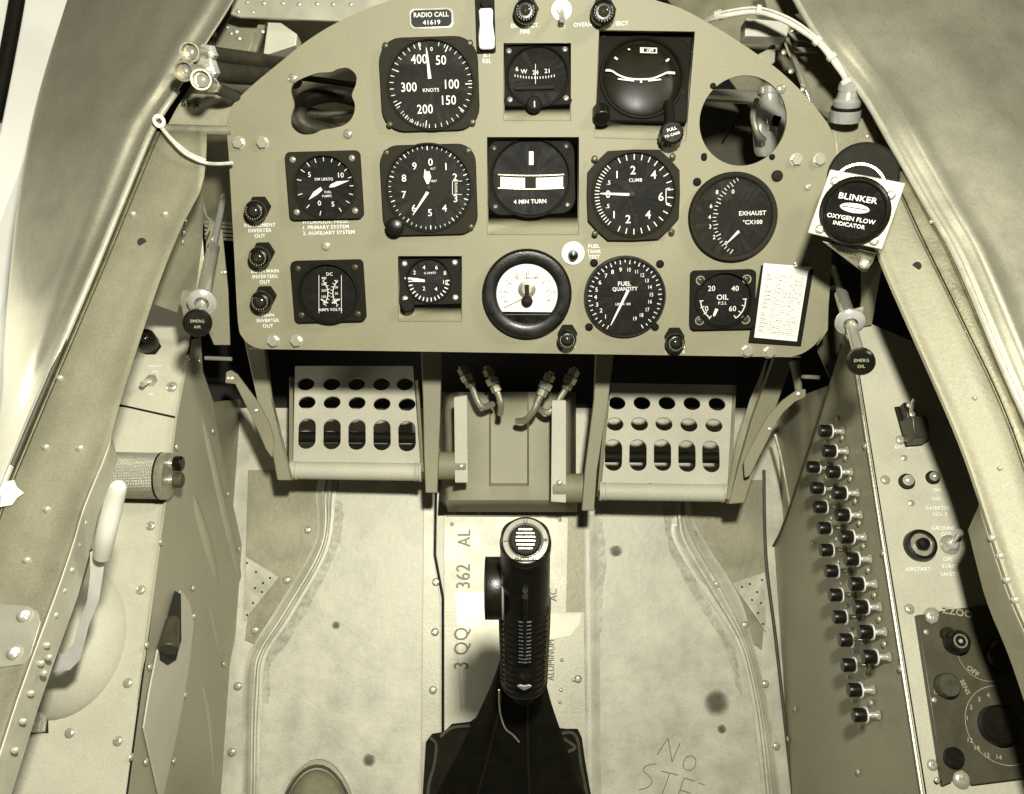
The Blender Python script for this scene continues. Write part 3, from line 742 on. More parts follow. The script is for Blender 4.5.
# ------------------------------------------------------------ gauges
class G:
    def __init__(s, name, label, cx, cy, tilt=0, z=0.0, cat_='gauge', fz=.0045):
        s.fz = fz
        u, v = Q(cx, cy, z)
        s.fr = PF @ Matrix.Translation((u, v, z)) @ Matrix.Rotation(tilt, 4, 'X')
        s.inv = s.fr.inverted()
        s.o = thing(name, label, cat_, s.fr)
        s.mk = MB()
    def p(s, px, py, z=None):
        "local x,y of a pixel on the dial plane"
        z = s.fz if z is None else z
        o = s.inv @ CAM; d = s.inv.to_3x3() @ ray(px, py); t = (z-o.z)/d.z; q = o+d*t
        return (q.x, q.y)
    def t(s, body, px, py, h, bold=.006, rot=0, dz=.0004, sx=1.0):
        x, y = s.p(px, py); s.mk.text(body, x, y, h*K, s.fz+dz, rot, bold, sx=sx)
    def ticks(s, px, py, r0, r1, angs, wd=.8, dz=.0004, ky=1.0):
        "angles in degrees clockwise from the top"
        x, y = s.p(px, py)
        for a in angs:
            a = R(a); dx, dy = math.sin(a), math.cos(a)*ky; nx, ny = dy, -dx
            h = wd*K/2; z = s.fz+dz
            P = [(x+dx*r*K+nx*k*h, y+dy*r*K+ny*k*h, z) for r, k in ((r0,-1),(r1,-1),(r1,1),(r0,1))]
            s.mk.poly(P)
    def line(s, a, b, wd=.8, dz=.0004, mb=None, wd2=None):
        (x0,y0), (x1,y1) = s.p(*a), s.p(*b); d = Vector((x1-x0, y1-y0)).normalized(); n = Vector((-d.y, d.x))
        h0 = wd*K/2; h1 = (wd2 if wd2 is not None else wd)*K/2; z = s.fz+dz
        (mb or s.mk).poly([(x0+n.x*h0, y0+n.y*h0, z), (x0-n.x*h0, y0-n.y*h0, z), (x1-n.x*h1, y1-n.y*h1, z), (x1+n.x*h1, y1+n.y*h1, z)])
    def shape(s, pts, dz=.0004, mb=None):
        (mb or s.mk).poly([(*s.p(*q), s.fz+dz) for q in pts])
    def needle(s, a, b, w0=2.2, w1=1.0, tail=0, m=WHITE, hub=3.0, c=None):
        mb = MB(); z = s.fz + .0016
        (x0,y0), (x1,y1) = s.p(*a), s.p(*b); d = Vector((x1-x0, y1-y0)); L_ = d.length; d.normalize(); n = Vector((-d.y, d.x))
        pts = [(0, w0), (L_*.8, w1 if w1 > w0*.4 else w0*.8), (L_, w1*.4)]
        top = [(x0+d.x*t+n.x*w_*K/2, y0+d.y*t+n.y*w_*K/2) for t, w_ in pts] + [(x0+d.x*t-n.x*w_*K/2, y0+d.y*t-n.y*w_*K/2) for t, w_ in reversed(pts)]
        mb.plate(top, (), z, z+.0004)
        o = part('needle', mb, m, s.o)
        if hub:
            hx, hy = s.p(*(c or a)); mb = MB(); mb.lathe([(hub*K, s.fz+.0001), (hub*K, z+.0006), (hub*K*.6, z+.0010)], 20, (hx, hy, 0))
            part('needle_hub', mb, DIALG, o)
        return o
    def case_square(s, x0, y0, x1, y1, c, r, corner, h=.006, m=CASE, dm=DIAL, screws=SCREWD, inset=7, sr=2.7, rim=2.2, rimm=None, oct_=False):
        (ax, ay), (bx, by) = s.p(x0, y1, h), s.p(x1, y0, h); (ccx, ccy) = s.p(*c)
        if oct_:
            k = corner*K
            o_ = [(bx, ay+k), (bx, by-k), (bx-k, by), (ax+k, by), (ax, by-k), (ax, ay+k), (ax+k, ay), (bx-k, ay)]
            bul = []
            for i, q in enumerate(o_):
                nx = o_[(i+1) % 8]; bul.append(q)
                mid = ((q[0]+nx[0])/2, (q[1]+nx[1])/2); d = Vector(mid) - Vector((ccx, ccy)); d = d.normalized()*(.8*K)
                bul.append((mid[0]+d.x, mid[1]+d.y))
            o_ = bul
        else:
            o_ = rrect(ax, ay, bx, by, corner*K)
        mb = MB(); mb.plate(o_, [circ(ccx, ccy, r*K, 56)], 0.0002, h)
        case = part('case', mb, m, s.o, bevel=.0008); s.case = case
        s.ring(c, r, h, rim, rimm or m)
        mb = MB(); mb.lathe([(r*K+.0004, s.fz), (0, s.fz)], 56, (ccx, ccy, 0)); s.face = part('dial_face', mb, dm, s.o)
        for sx in (0, 1):
            for sy in (0, 1):
                fastener(case, Matrix.Translation(((ax+inset*K) if sx == 0 else (bx-inset*K), (ay+inset*K) if sy == 0 else (by-inset*K), h)), sr*K, 'screw', screws)
        return case
    def ring(s, c, r, h, rim, m):
        (ccx, ccy) = s.p(*c); mb = MB()
        mb.lathe([(r*K*.985, s.fz-.001), (r*K*.985, h+.0008), (r*K+rim*K*.3, h+.0022), (r*K+rim*K*.8, h+.0020), (r*K+rim*K, h-.0001), (r*K+rim*K*.5, h-.001)], 64, (ccx, ccy, 0), ring=True)
        part('bezel', mb, m, s.o, smooth=50)
    def case_round(s, c, r, rim, h=.008, m=CASE, dm=DIAL):
        (ccx, ccy) = s.p(*c); mb = MB()
        mb.lathe([(r*K, .0002), ((r+rim)*K, .0002), ((r+rim)*K, h*.7), ((r+rim*.8)*K, h), ((r+rim*.25)*K, h), (r*K, h-.0008), (r*K, s.fz-.0005)], 72, (ccx, ccy, 0), ring=True)
        part('bezel', mb, m, s.o, smooth=40)
        mb = MB(); mb.lathe([(r*K+.0004, s.fz), (0, s.fz)], 56, (ccx, ccy, 0)); s.face = part('dial_face', mb, dm, s.o)
    def knob(s, px, py, r, h0=.002, h=.014, m=BLACK, name='setting_knob', knurl=True):
        (x, y) = s.p(px, py, h); mb = MB(); n = 18; pr = [(r*.5, h0), (r*.5, h*.4), (r*.95, h*.42), (r, h*.5), (r, h*.92), (r*.85, h)]
        rows = []
        for (rr, z) in pr:
            if z > h*.41 and rr > r*.9 and knurl:
                rows.append([(x + rr*K*(1+.07*(k % 2))*math.cos(2*math.pi*k/36), y + rr*K*(1+.07*(k % 2))*math.sin(2*math.pi*k/36), z) for k in range(36)])
            else: rows.append([(x + rr*K*math.cos(2*math.pi*k/36), y + rr*K*math.sin(2*math.pi*k/36), z) for k in range(36)])
        mb.grid(rows, close_v=True, cap0=True, cap1=True)
        return part(name, mb, m, s.o, smooth=40)
    def done(s, m=WHITE, name='dial_markings'):
        return part(name, s.mk, m, getattr(s, 'face', s.o))

# airspeed
g = G('airspeed_gauge', 'large square-cased dial reading knots from 50 to 400 at the upper left', 430, 83)
g.case_square(383, 35, 477, 132, (431, 85), 41, 22, m=CASEG, dm=DIALG, oct_=False)
g.ticks(431, 85, 36.5, 40.5, [a for a in range(14, 356, 9)], .6)
g.ticks(431, 85, 33.5, 40.5, [27, 90, 129, 190, 243, 293, 345], .9)
g.ticks(431, 85, 37.5, 40.5, [a for a in range(190, 232, 4)], .5)
for s_, x, y in (('400', 419, 59), ('50', 441, 60), ('100', 452, 84), ('150', 449, 100), ('200', 425, 109), ('300', 409, 87)): g.t(s_, x, y, 8.4, .008, sx=.85)
g.t('KNOTS', 431, 90, 3.3); g.t('0', 431.5, 49, 3.6)
g.done(); g.needle((430, 79), (426.5, 48), 3.4, 1.6, hub=0)
# hydraulic pressure
g = G('hydraulic_pressure_gauge', 'square dial with two broad needles above the primary and auxiliary system lettering', 325, 186)
g.case_square(290, 150, 359, 220, (325.5, 186.5), 29.5, 5, h=.007, m=CASEG, inset=7.5, screws=STEEL)
g.ticks(325.5, 186.5, 24.5, 29, list(range(-54, 130, 18)) + [150, 195, 225, 255, 285], .7)
for s_, x, y in (('5', 309.5, 174.5), ('10', 341, 175), ('0', 319.5, 203), ('5', 333, 204)): g.t(s_, x, y, 4.8)
g.t('KM LBS/SQ', 324, 179, 2.6); g.t('FUEL', 328, 192, 2.2); g.t('PUMPS', 327, 196, 2.2)
g.done()
mb = MB(); z = g.fz+.0016
for pts in (((331,184.5),(329.5,187.5),(335,187),(350,180.5),(337,181.5)), ((323,190),(321,187),(314,192),(309,200),(318,194.5))):
    mb.plate([g.p(*q) for q in pts], (), z, z+.0004)
part('needle', mb, WHITE, g.o)
# altimeter
g = G('altimeter', 'big square-cased dial with digits 0 to 9 and a knob at its lower left corner', 430, 189)
g.case_square(384, 143, 475, 236, (429, 188), 41.5, 18, m=CASEG, dm=DIALG)
g.ticks(429, 188, 36.5, 40.5, range(0, 360, 36), .9)
g.ticks(429, 188, 38, 40.5, [a*7.2 for a in range(50) if a % 5], .5)
for s_, x, y in (('0',430.5,162),('1',446,166.5),('2',455,177),('3',455.5,198.5),('4',444.5,208),('5',430,212.5),('6',414,208),('7',404,194.5),('8',404,178),('9',414.5,166)): g.t(s_, x, y, 6.8, .007)
for k in range(5): g.t('%d' % (29 + k*3), 456, 183.5+k*2.6, 2.0)
g.line((453,181),(462,181),.5); g.line((453,194.5),(462,194.5),.5); g.line((452.5,181),(452.5,194.5),.5)
g.t('ALT', 433, 168.5, 2); g.t('FEET', 434, 181, 2)
g.done()
mb = MB(); cx, cy = g.p(428, 188); mb.lathe([(20*K, g.fz+.0001), (20*K, g.fz+.0003), (0, g.fz+.0003)], 40, (cx, cy, 0)); part('dial_disc', mb, CASEG, g.o)
mb = MB(); z = g.fz+.0018
mb.plate([g.p(*q) for q in ((425,169),(424,177),(427,184),(429,184),(431.5,177),(429.5,171),(427,172))], (), z, z+.0004); part('needle', mb, WHITE, g.o)
g.needle((428, 192), (413, 215), 3.0, 1.4, hub=2.5, c=(428.5, 188)); g.knob(394, 227, 8.5)
# climb
g = G('climb_gauge', 'square-cased CLIMB dial with its needle pointing level to the left at zero', 633, 194)
g.case_square(588, 149, 680, 241, (634, 194.5), 40, 20, m=CASEG, oct_=True)
g.ticks(634, 194.5, 33.5, 39, range(0, 180, 12), .9); g.ticks(634, 194.5, 33.5, 39, [180, 192, 204, 348, 336], .9)
g.ticks(634, 194.5, 34.5, 39, [a for a in range(222, 320, 5)], .8)
for s_, x, y, h in (('2',633,170,8),('4',653.5,174.5,8),('6',661,196.5,8),('4',648,214.5,8),('2',628,219,8),('1',617,174.5,7),('.5',608.5,182.5,4),('0',608,194,7),('.5',607.5,206,4),('1',614,214.5,7)): g.t(s_, x, y, h, .008)
g.t('CLIMB', 635.5, 180, 3.2); g.line((666,189),(666,203),.8); g.line((666,189),(670,188),.8)
g.line((666,203),(670,204),.8)
g.done(); g.needle((630, 194.5), (600, 193.5), 2.6, 2.0, hub=3, c=(632, 194.5))
# turn and slip
dp = REC['turn']; hgt = Q(530,137)[1]-Q(530,214,-dp)[1]; ta = -math.atan(dp/hgt)
def tilted(name, label, x0, y0, x1, y1, dp, fz=.0035):
    "gauge lying on the slanted plane: top edge flush with the panel, bottom edge dp behind it"
    cx = (x0+x1)/2; yt = Q(cx, y0)[1]; yb = Q(cx, y1, -dp)[1]
    ang = math.atan2(dp, yt-yb)
    u = Q(cx, (y0+y1)/2, -dp/2)[0]
    g = G.__new__(G); g.fz = fz
    g.fr = PF @ Matrix.Translation((u, (yt+yb)/2, -dp/2-.0042)) @ Matrix.Rotation(-ang, 4, 'X')
    g.inv = g.fr.inverted(); g.o = thing(name, label, 'gauge', g.fr); g.mk = MB(); return g
# rotate so the top comes forward
g = tilted('turn_indicator', 'black recessed indicator with two white slip window blocks, lettered 4 MIN TURN', 489, 138, 573, 214, REC['turn'])
g.case_square(487.5, 138, 574, 215, (530.5, 178), 38.5, 15, m=CASE, inset=8, h=.005)
g.t('4 MIN TURN', 530, 201.5, 4, .02)
g.shape([(529,151.5),(533.5,151.5),(533.5,165),(529,165)])
def arcband(g, x0, x1, y0, y1, sag, mb=None, n=8, dz=.0004):
    for i in range(n):
        xa, xb = x0+(x1-x0)*i/n, x0+(x1-x0)*(i+1)/n
        f = lambda x: sag*(1-((x-530.5)/34)**2)
        g.shape([(xa,y0+f(xa)),(xb,y0+f(xb)),(xb,y1+f(xb)),(xa,y1+f(xa))], dz, mb)
arcband(g, 500.5, 525, 176.5, 187, 1.5); arcband(g, 536, 563, 176.5, 187, 1.5)
g.done()
mb = MB(); arcband(g, 496, 565, 172, 189, 1.2, mb, 14, .0002); part('slip_tube', mb, CASEG, g.o)
mb = MB(); arcband(g, 498, 564, 174, 175, 1.2, mb, 14, .0006); arcband(g, 498, 564, 187.6, 188.4, 1.2, mb, 14, .0006); part('tube_outline', mb, CAST, g.o)
# compass
g = tilted('compass_repeater', 'small black recessed compass card showing W 24 21 below the top switches', 504, 44, 571, 106, REC['compass'])
g.case_square(504, 43, 571, 106, (537.5, 77), 29, 5, m=CASE, screws=STEEL, inset=6, h=.005, sr=2.4)
for s_, x, y in (('6', 517, 69), ('W', 524, 71.5), ('24', 535.5, 72.5), ('21', 547, 71)): g.t(s_, x, y, 4.2)
for k in range(15):
    x = 515+k*2.8; y = 74.5+2.2*(1-((x-535)/20)**2); g.line((x, y), (x, y+2.4), .7)
g.line((535.5, 64), (535.5, 84), .5)
g.t('E. BULD. CAR. D', 539, 46.5, 2.8)
g.done()
mb = MB(); x, y = g.p(534, 88.5); mb.M = Matrix.Translation((x, y, g.fz+.0015)); mb.box((-20*K, -2.2*K, 0), (20*K, 2.2*K, .002)); part('lubber_bar', mb, CASEG, g.o, bevel=.0008)
g.knob(534, 103, 7, m=CASE)
mb = MB(); x, y = g.p(534.5, 104, .0145); mb.box((x-.5*K, y-3*K, .0141), (x+.5*K, y+3*K, .0145)); part('knob_mark', mb, WHITE, g.o)
# cabin altitude type (mach)
g = tilted('accelerometer_gauge', 'small recessed dial with numbers -2 to 10, needle at the left and tiny knob', 399, 256, 461, 305, REC['mach'])
g.case_square(399, 256, 461, 305, (429, 281), 22, 3, m=CASE, inset=6.5, h=.005, sr=2.6, screws=SCREW)
g.ticks(429, 281, 17.5, 21.5, range(90, 271, 12), 1.0, ky=1)
for s_, x, y in (('2',414.5,272.5),('4',424,267.5),('6',436.5,267.5),('8',445,273),('10',445.5,282),('2',424,288.5),('4',436,289)): g.t(s_, x, y, 4)
g.t('G UNITS', 430, 273, 2.2)
g.done()
mb = MB(); z = g.fz+.0016; mb.plate([g.p(*q) for q in ((405,277.5),(405,279.5),(412,279.8),(413,282),(425,282.3),(425,280),(417,278.5))], (), z, z+.0004); part('needle', mb, WHITE, g.o)
g.knob(407.5, 305.5, 6.5, m=CASE)
# attitude
g = tilted('attitude_gauge', 'largest black recessed gauge with curved white horizon line and two lower knobs', 597, 31, 691, 119, .020)
cc = (642, 78)
(ax, ay), (bx, by) = g.p(595.5, 119.5, .005), g.p(688, 32, .005)
tl, tr_ = g.p(599, 31, .005), g.p(694, 32.5, .005); bl, br = g.p(595, 120, .005), g.p(687, 122, .005)
mb = MB(); c_ = g.p(*cc); mb.plate([bl, br, tr_, tl], [circ(*c_, 39*K, 60)], 0.0002, .005); part('case', mb, CASE, g.o, bevel=.001)
g.ring(cc, 38.5, .005, 3.5, CASE)
mb = MB(); rows = []
for i in range(13):
    t = i/12; r_ = 39*K*math.cos(t*math.pi/2); rows.append([(c_[0]+r_*math.cos(2*math.pi*k/48), c_[1]+r_*math.sin(2*math.pi*k/48), -.006+.0098*math.sin(t*math.pi/2)) for k in range(48)])
mb.grid(rows, close_v=True); part('horizon_ball', mb, mat('ball_black', .014, .38, 0, .2, 30, 0, spec=.25), g.o, smooth=60)
g.fz = .0046
hl = cat([Vector(p) for p in ((607,70,0),(612,71,0),(618,75,0),(628,78.5,0),(641,79.5,0),(653,78.5,0),(663,74.5,0),(668,72.5,0),(675,73,0))], 3)
for a, b in zip(hl, hl[1:]): g.line((a.x, a.y), (b.x, b.y), 1.7)
g.line((605.5,70.5),(612,71),1.8); g.line((668,73),(675,73.5),1.8)
g.line((618,79),(634,81),1.4); g.line((640,81.8),(642,81.8),2.2); g.line((648,81),(661,79.5),1.4)
g.line((614.5,57.5),(617.5,59.5),2); g.line((666,61.5),(669,59),2); g.line((628,49),(630,50),1.5)
g.shape([(640,47.5),(657,48),(657,53.5),(640,53)])
g.done()
mb = MB(); g.shape([(643.5,48.6),(655.8,49),(655.8,52.6),(643.5,52.2)], .0006, mb); part('flag_window', mb, DIAL, g.o)
mb = MB(); x, y = g.p(650, 50.8); mb.text('OFF', x, y, 2.6*K, g.fz+.0008, 0, .03); part('flag_lettering', mb, WHITE, g.o)
# the two adjuster housings
for (hx, hy, ex, ey, r_) in ((601,108,602,118,8.5),):
    (x0, y0), (x1, y1) = g.p(hx, hy, .008), g.p(ex, ey, .014)
    mb = MB(); mb.tube([(x0,y0,.004),(x1,y1,.012)], r_*K, 20, smooth=False); part('cage_knob', mb, BLACK, g.o, bevel=.001)
(x0, y0), (x1, y1) = g.p(669, 104, .008), g.p(672, 130, .02)
mb = MB(); mb.tube([(x0,y0+.002,.006),(x1,y1,.014)], 5*K, 16, smooth=False); part('adjuster_arm', mb, CASE, g.o)
g.knob(672, 132, 11, h0=.010, h=.024)
mb = MB(); x, y = g.p(672, 132, .0245)
mb.text('PULL', x, y+3*K, 3*K, .0243, .3, .02); mb.text('TO CAGE', x, y-2.5*K, 2.4*K, .0243, .3, .02); part('knob_lettering', mb, INK, g.o)
for (sx, sy) in ((604,36),(688,40),(600,112),(683,92)):
    fastener(g.o, Matrix.Translation((*g.p(sx, sy, .005), .005)), 2.6*K, 'screw', CASEG)
# exhaust temperature
g = G('exhaust_temperature_gauge', 'large round dial lettered EXHAUST with an arc scale on its left half', 733, 218)
g.case_round((733, 217), 38.5, 5.5, m=CASEG, dm=DIALG)
g.ticks(757, 217, 40.5, 44, [a for a in range(216, 336, 5)], .55, ky=1.0)
g.ticks(757, 217, 39, 44, [a for a in range(216, 336, 15)], .8)
for s_, x, y in (('0',733,191.5),('8',717,192),('6',711,206),('4',709.5,217),('3',710,226.5),('2',714,237),('0',726,243)): g.t(s_, x, y, 4)
g.t('EXHAUST', 752.5, 213, 4.2, .014); g.t('°CX100', 752.5, 222, 4, .014)
g.done(); g.needle((738.5, 231), (726, 243.5), 2.8, 1.2, hub=0)
# dual ammeter voltmeter
g = G('volt_amp_gauge', 'square dial with a central white scale window lettered AMPS VOLTS', 328.5, 291)
g.case_square(295, 259.5, 362, 322.5, (329, 293), 29, 5, h=.007, m=CASE, inset=7.5)
g.t('DC', 329.5, 274, 3.2); g.t('AMPS VOLTS', 330.5, 309.5, 2.9)
def arc_line(g, cx, cy, r, a0, a1, wd, n=10):
    P = [(cx+r*math.sin(R(a0+(a1-a0)*i/n)), cy-r*math.cos(R(a0+(a1-a0)*i/n))) for i in range(n+1)]
    for a, b in zip(P, P[1:]): g.line(a, b, wd)
arc_line(g, 310, 293, 18, 50, 130, .8); arc_line(g, 351, 293, 18, 230, 310, .8)
g.ticks(310, 293, 18, 21, range(50, 131, 10), .6); g.ticks(351, 293, 18, 21, range(230, 311, 10), .6)
for i, s_ in enumerate(('400','300','200','100','0')): g.t(s_, 324, 278+i*6.2, 2.3)
for i, s_ in enumerate(('40','30','20','10')): g.t(s_, 336.5, 281+i*6.2, 2.3)
g.line((321,299),(327.5,303),1.2); g.line((332,303),(340,299),1.2)
g.line((319,275),(319,313),.5); g.line((341.5,275),(341.5,313),.5)
g.done()
mb = MB(); x, y = g.p(345.5, 292)
mb.text('VOLTS', x, y, 3.2*K, g.fz+.0004, R(-90), .01); part('side_lettering', mb, CASEG, g.o); mb = MB(); x, y = g.p(314, 293); mb.text('AMPERES', x, y, 2.8*K, g.fz+.0004, R(90), .01); part('side_lettering', mb, CASEG, g.o)
# white tachometer like dial
g = G('white_dial_gauge', 'round gauge with a white dial in a heavy black ring at the bottom centre', 527, 295, fz=.006)
cx, cy = g.p(527, 294)
mb = MB(); mb.lathe([(31*K, .0002), (45.5*K, .0002), (45.5*K, .007), (43*K, .0095), (35*K, .0105), (31.5*K, .009), (31*K, .004)], 72, (cx, cy, 0), ring=True); part('bezel', mb, BLACK, g.o, smooth=40)
mb = MB(); mb.lathe([(31.4*K, .004), (0, .004)], 48, (cx, cy, 0)); part('lower_cover', mb, BLACK, g.o)
mb = MB(); pts = [(cx+31*K*math.cos(R(a)), cy+31*K*math.sin(R(a))) for a in range(-38, 219, 6)]; mb.plate(pts, (), .0045, .006); part('dial_face', mb, CREAM, g.o)
g.ticks(527, 297, 21.5, 24, range(-100, 101, 5), .45); g.ticks(527, 297, 20, 24, range(-100, 101, 25), .8)
for s_, a in (('50',-78),('75',-50),('100',-24),('125',0),('150',24),('175',50),('200',78)):
    g.t(s_, 527+27*math.sin(R(a)), 297-25*math.cos(R(a)), 2.6)
g.t('D.C. AMPERES', 527, 278, 2.5); g.line((522,299),(504,308),.9)
g.line((505,314.5),(550,314.5),.8)
g.done(STAIN)
mb = MB(); x, y = g.p(527, 289); mb.lathe([(9*K, .0061), (9*K, .0075), (5*K, .009), (5*K, .0085)], 30, (x, y, 0)); part('terminal_disc', mb, CAST, g.o)
mb = MB(); x, y = g.p(527, 291); mb.box((x-2.2*K, y-9*K, .0085), (x+2.2*K, y+7*K, .011)); part('movement_bridge', mb, CASEG, g.o, bevel=.0005)
mb = MB(); x, y = g.p(527, 301); mb.ball((x, y, .008), 6*K, 18, 8); part('adjusting_screw', mb, CASEG, g.o)
for (x_, y_) in ((491.5, 313), (561.5, 313)): fastener(g.o, Matrix.Translation((*g.p(x_, y_, .0095), .0092)), 3*K, 'screw', CASE)
mb = MB(); x, y = g.p(529, 256); mb.text('S', x, y, 4*K, .0101, 0, .01); part('bezel_mark', mb, CASEG, g.o)
# fuel quantity
g = G('fuel_quantity_gauge', 'round black FUEL QUANTITY dial numbered 1 to 19 right of the white dial', 625, 296)
g.case_round((625, 297), 38.5, 3.2, h=.006, m=BLACK)
A0, A1 = -152, 152
FQ = ((496,317),(487,310),(484,303),(482.5,296.5),(597,290),(600,282.5),(606.5,275.5))
nums = ((605.5,316.5),(601,310.3),(597,304.5),(595.5,297),(596.5,289.5),(600,282.3),(606,275.6),(612.5,271.8),(620.5,269.6),(629,269.6),(636.5,271.5),(642.5,275),(647,280.5),(650,287),(651.5,294.5),(650,301.5),(647.5,309.5),(641.5,315),(635,318.5))
for i, (x, y) in enumerate(nums): g.t(str(i+1), x, y, 4.2 if i < 9 else 3.8, .006, sx=.8 if i > 8 else 1)
g.ticks(625, 297, 33.5, 37.5, [-150+i*300/19 for i in range(20)], 1.0)
g.ticks(625, 297, 35, 37.5, [-150+i*300/38 for i in range(39)], .8)
g.t('FUEL', 624.5, 283.5, 4.2, .014); g.t('QUANTITY', 625, 288.8, 3.8, .014, sx=.9); g.t('LBS. X 100', 623, 304, 2.3, .01)
g.done(); g.needle((628, 290), (610.5, 325), 2.8, 1.6, hub=0)
# oil
g = G('oil_pressure_gauge', 'small square OIL P.S.I. dial with big ringed screws beside the placard card', 723, 299)
g.case_square(690, 269.5, 756.5, 330, (723, 299.5), 27, 5, h=.007, m=CASE, inset=9.5, sr=2.8)
for (sx, sy) in ((701.5,278),(749,279),(695.5,324),(743.5,324)): pass
(ax, ay), (bx, by) = g.p(690, 330, .007), g.p(756.5, 269.5, .007)
for x in (ax+9.5*K, bx-9.5*K):
    for y in (ay+9.5*K, by-9.5*K):
        mb = MB(); mb.lathe([(4.6*K, .0068), (4.6*K, .0076), (3.6*K, .0076), (3.6*K, .0068)], 24, (x, y, 0), ring=True); part('screw_ring', mb, SCREW, g.o)
arc_line(g, 723, 299.5, 22.5, 215, 268, 1.0); arc_line(g, 723, 299.5, 22.5, 90, 145, 1.0)
g.ticks(723, 299.5, 20, 24, [215, 233, 251, 268, 90, 108, 127, 145], .9)
for s_, x, y in (('20',711.5,288.3),('40',735,288.3),('0',706.5,308.5),('60',732.5,308.5)): g.t(s_, x, y, 5.2)
g.t('OIL', 722.5, 297, 5.2, .016); g.t('P.S.I.', 722.5, 303, 3.2)
g.done(); g.needle((716.5, 308.5), (713.2, 316), 3.2, 2.6, hub=0)

# ------------------------------------------------------------ lamps, switches, card
def push_lamp(px, py, label, r=10.5, hx=2, hy=-9, m=BLACK, group=None):
    u, v = Q(px, py, .012); fr = PF @ Matrix.Translation((u, v, 0))
    o = thing('warning_lamp', label, 'warning lamp', fr)
    mb = MB(); mb.lathe([(r*1.08*K, 0), (r*1.08*K, .006)], 6, (hx*K*.5, -hy*K*.45, 0)); part('hex_nut', mb, CASE, o, bevel=.0006)
    mb = MB(); mb.lathe([(r*.8*K, .006), (r*.8*K, .010), (r*1.0*K, .0105), (r*1.02*K, .0145), (r*.95*K, .0170), (r*.80*K, .0188), (r*.60*K, .0192)], 30)
    cap = part('lamp_cap', mb, BLACK, o, smooth=50)
    mb = MB(); mb.ball((0, 0, .0165), r*.6*K, 20, 6, .7, half=True); part('lens', mb, LENS, cap)
    mb = MB()
    for k in range(14):
        a = R(150 + k*18); c, s_ = math.cos(a), math.sin(a); q = r*.74*K
        mb.box((c*q-.3*K, s_*q-.7*K, .0188), (c*q+.3*K, s_*q+.7*K, .0195))
    part('cap_markings', mb, FAINT, cap)
    return o
push_lamp(256, 211, 'black push lamp above INSTRUMENT INVERTER OUT lettering')
push_lamp(260, 257, 'black push lamp above BOTH MAIN INVERTERS OUT lettering')
push_lamp(262, 301, 'black push lamp above MAIN INVERTER OUT lettering, lowest on the left edge')
push_lamp(567, 339, 'black push lamp on the lower edge between white dial and fuel quantity dial', 9.5)
push_lamp(675, 342, 'black push lamp on the lower edge below fuel dial and OIL dial', 9.5)
push_lamp(525.5, 12, 'black push lamp above the compass card, left of the toggle', 11)
push_lamp(603, 13, 'black push lamp above the attitude gauge, right of the toggle', 11.5)

fr = PF @ Matrix.Translation((*Q(561.5, 10), 0))
o = thing('toggle_switch', 'metal toggle on a pale disc between two black push lamps', 'toggle switch', fr)
mb = MB(); mb.lathe([(9.5*K, .0002), (9.5*K, .0008), (0, .0008)], 30); part('switch_plate', mb, CAST, o)
mb = MB(); mb.lathe([(5.5*K, .0008), (5.5*K, .004), (4*K, .0045), (4*K, .006)], 6); part('nut', mb, BRIGHT, o)
mb = MB(); mb.tube([(0, 0, .004), (0, -5*K, .011), (0, -12*K, .018)], lambda t: (1.6+1.6*t)*K, 12); part('lever', mb, BRIGHT, o)

fr = PF @ Matrix.Translation((*Q(486.5, 29, .01), 0))
o = thing('release_handle', 'white pull handle in a dark guard left of the compass card', 'handle', fr)
mb = MB(); mb.plate(rrect(-10*K, -20*K, 8*K, 34*K, 2*K), (), .0002, .006); part('handle_guard', mb, CASE, o, bevel=.001)
mb = MB()
pl = [(-7.5, -19), (7.5, -19), (7.8, -8), (6.2, 4), (7, 18), (-7, 18), (-6.2, 4), (-7.8, -8)]
mb.plate([(x*K, y*K) for x, y in pl], (), .009, .016); part('grip', mb, WHITEP, o, bevel=.003, seg=4)
mb = MB(); mb.lathe([(5*K, .006), (5*K, .012)], 20, (0, 24*K, 0)); part('pivot', mb, CASE, o)

fr = PF @ Matrix.Translation((*Q(573, 253), 0))
o = thing('test_button', 'black button on a white disc beside FUEL TANK TEST lettering', 'push button', fr)
mb = MB(); mb.lathe([(11.5*K, .0002), (11.5*K, .0012), (0, .0012)], 36); part('white_disc', mb, WHITEP, o)
mb = MB(); mb.lathe([(5.4*K, .001), (5.4*K, .004), (4.6*K, .008), (0, .009)], 24, (0, -2*K, 0)); part('button', mb, BLACK, o)

fr = PF @ Matrix.Translation((*Q(431.5, 18.5), 0))
o = thing('radio_call_plate', 'small black name plate lettered RADIO CALL 41619 at the top', 'name plate', fr)
def notch(w_, h_, c): return [(-w_+c, -h_), (w_-c, -h_), (w_-c*.4, -h_+c*.4), (w_, -h_+c), (w_, h_-c), (w_-c*.4, h_-c*.4), (w_-c, h_), (-w_+c, h_), (-w_+c*.4, h_-c*.4), (-w_, h_-c), (-w_, -h_+c), (-w_+c*.4, -h_+c*.4)]
mb = MB(); mb.plate(notch(21*K, 9*K, 3.5*K), (), .0002, .0008); part('plate_border', mb, BRIGHT, o)
mb = MB(); mb.plate(notch(19.5*K, 7.6*K, 3.5*K), (), .0007, .0011); pf_ = part('plate_field', mb, DIAL, o)
mb = MB(); mb.text('RADIO CALL', 0, 3.4*K, 4.2*K, .0013, 0, .015, sx=.95); mb.text('41619', 0, -3.6*K, 4.0*K, .0013, 0, .012, sx=1.15); part('lettering', mb, WHITE, pf_)

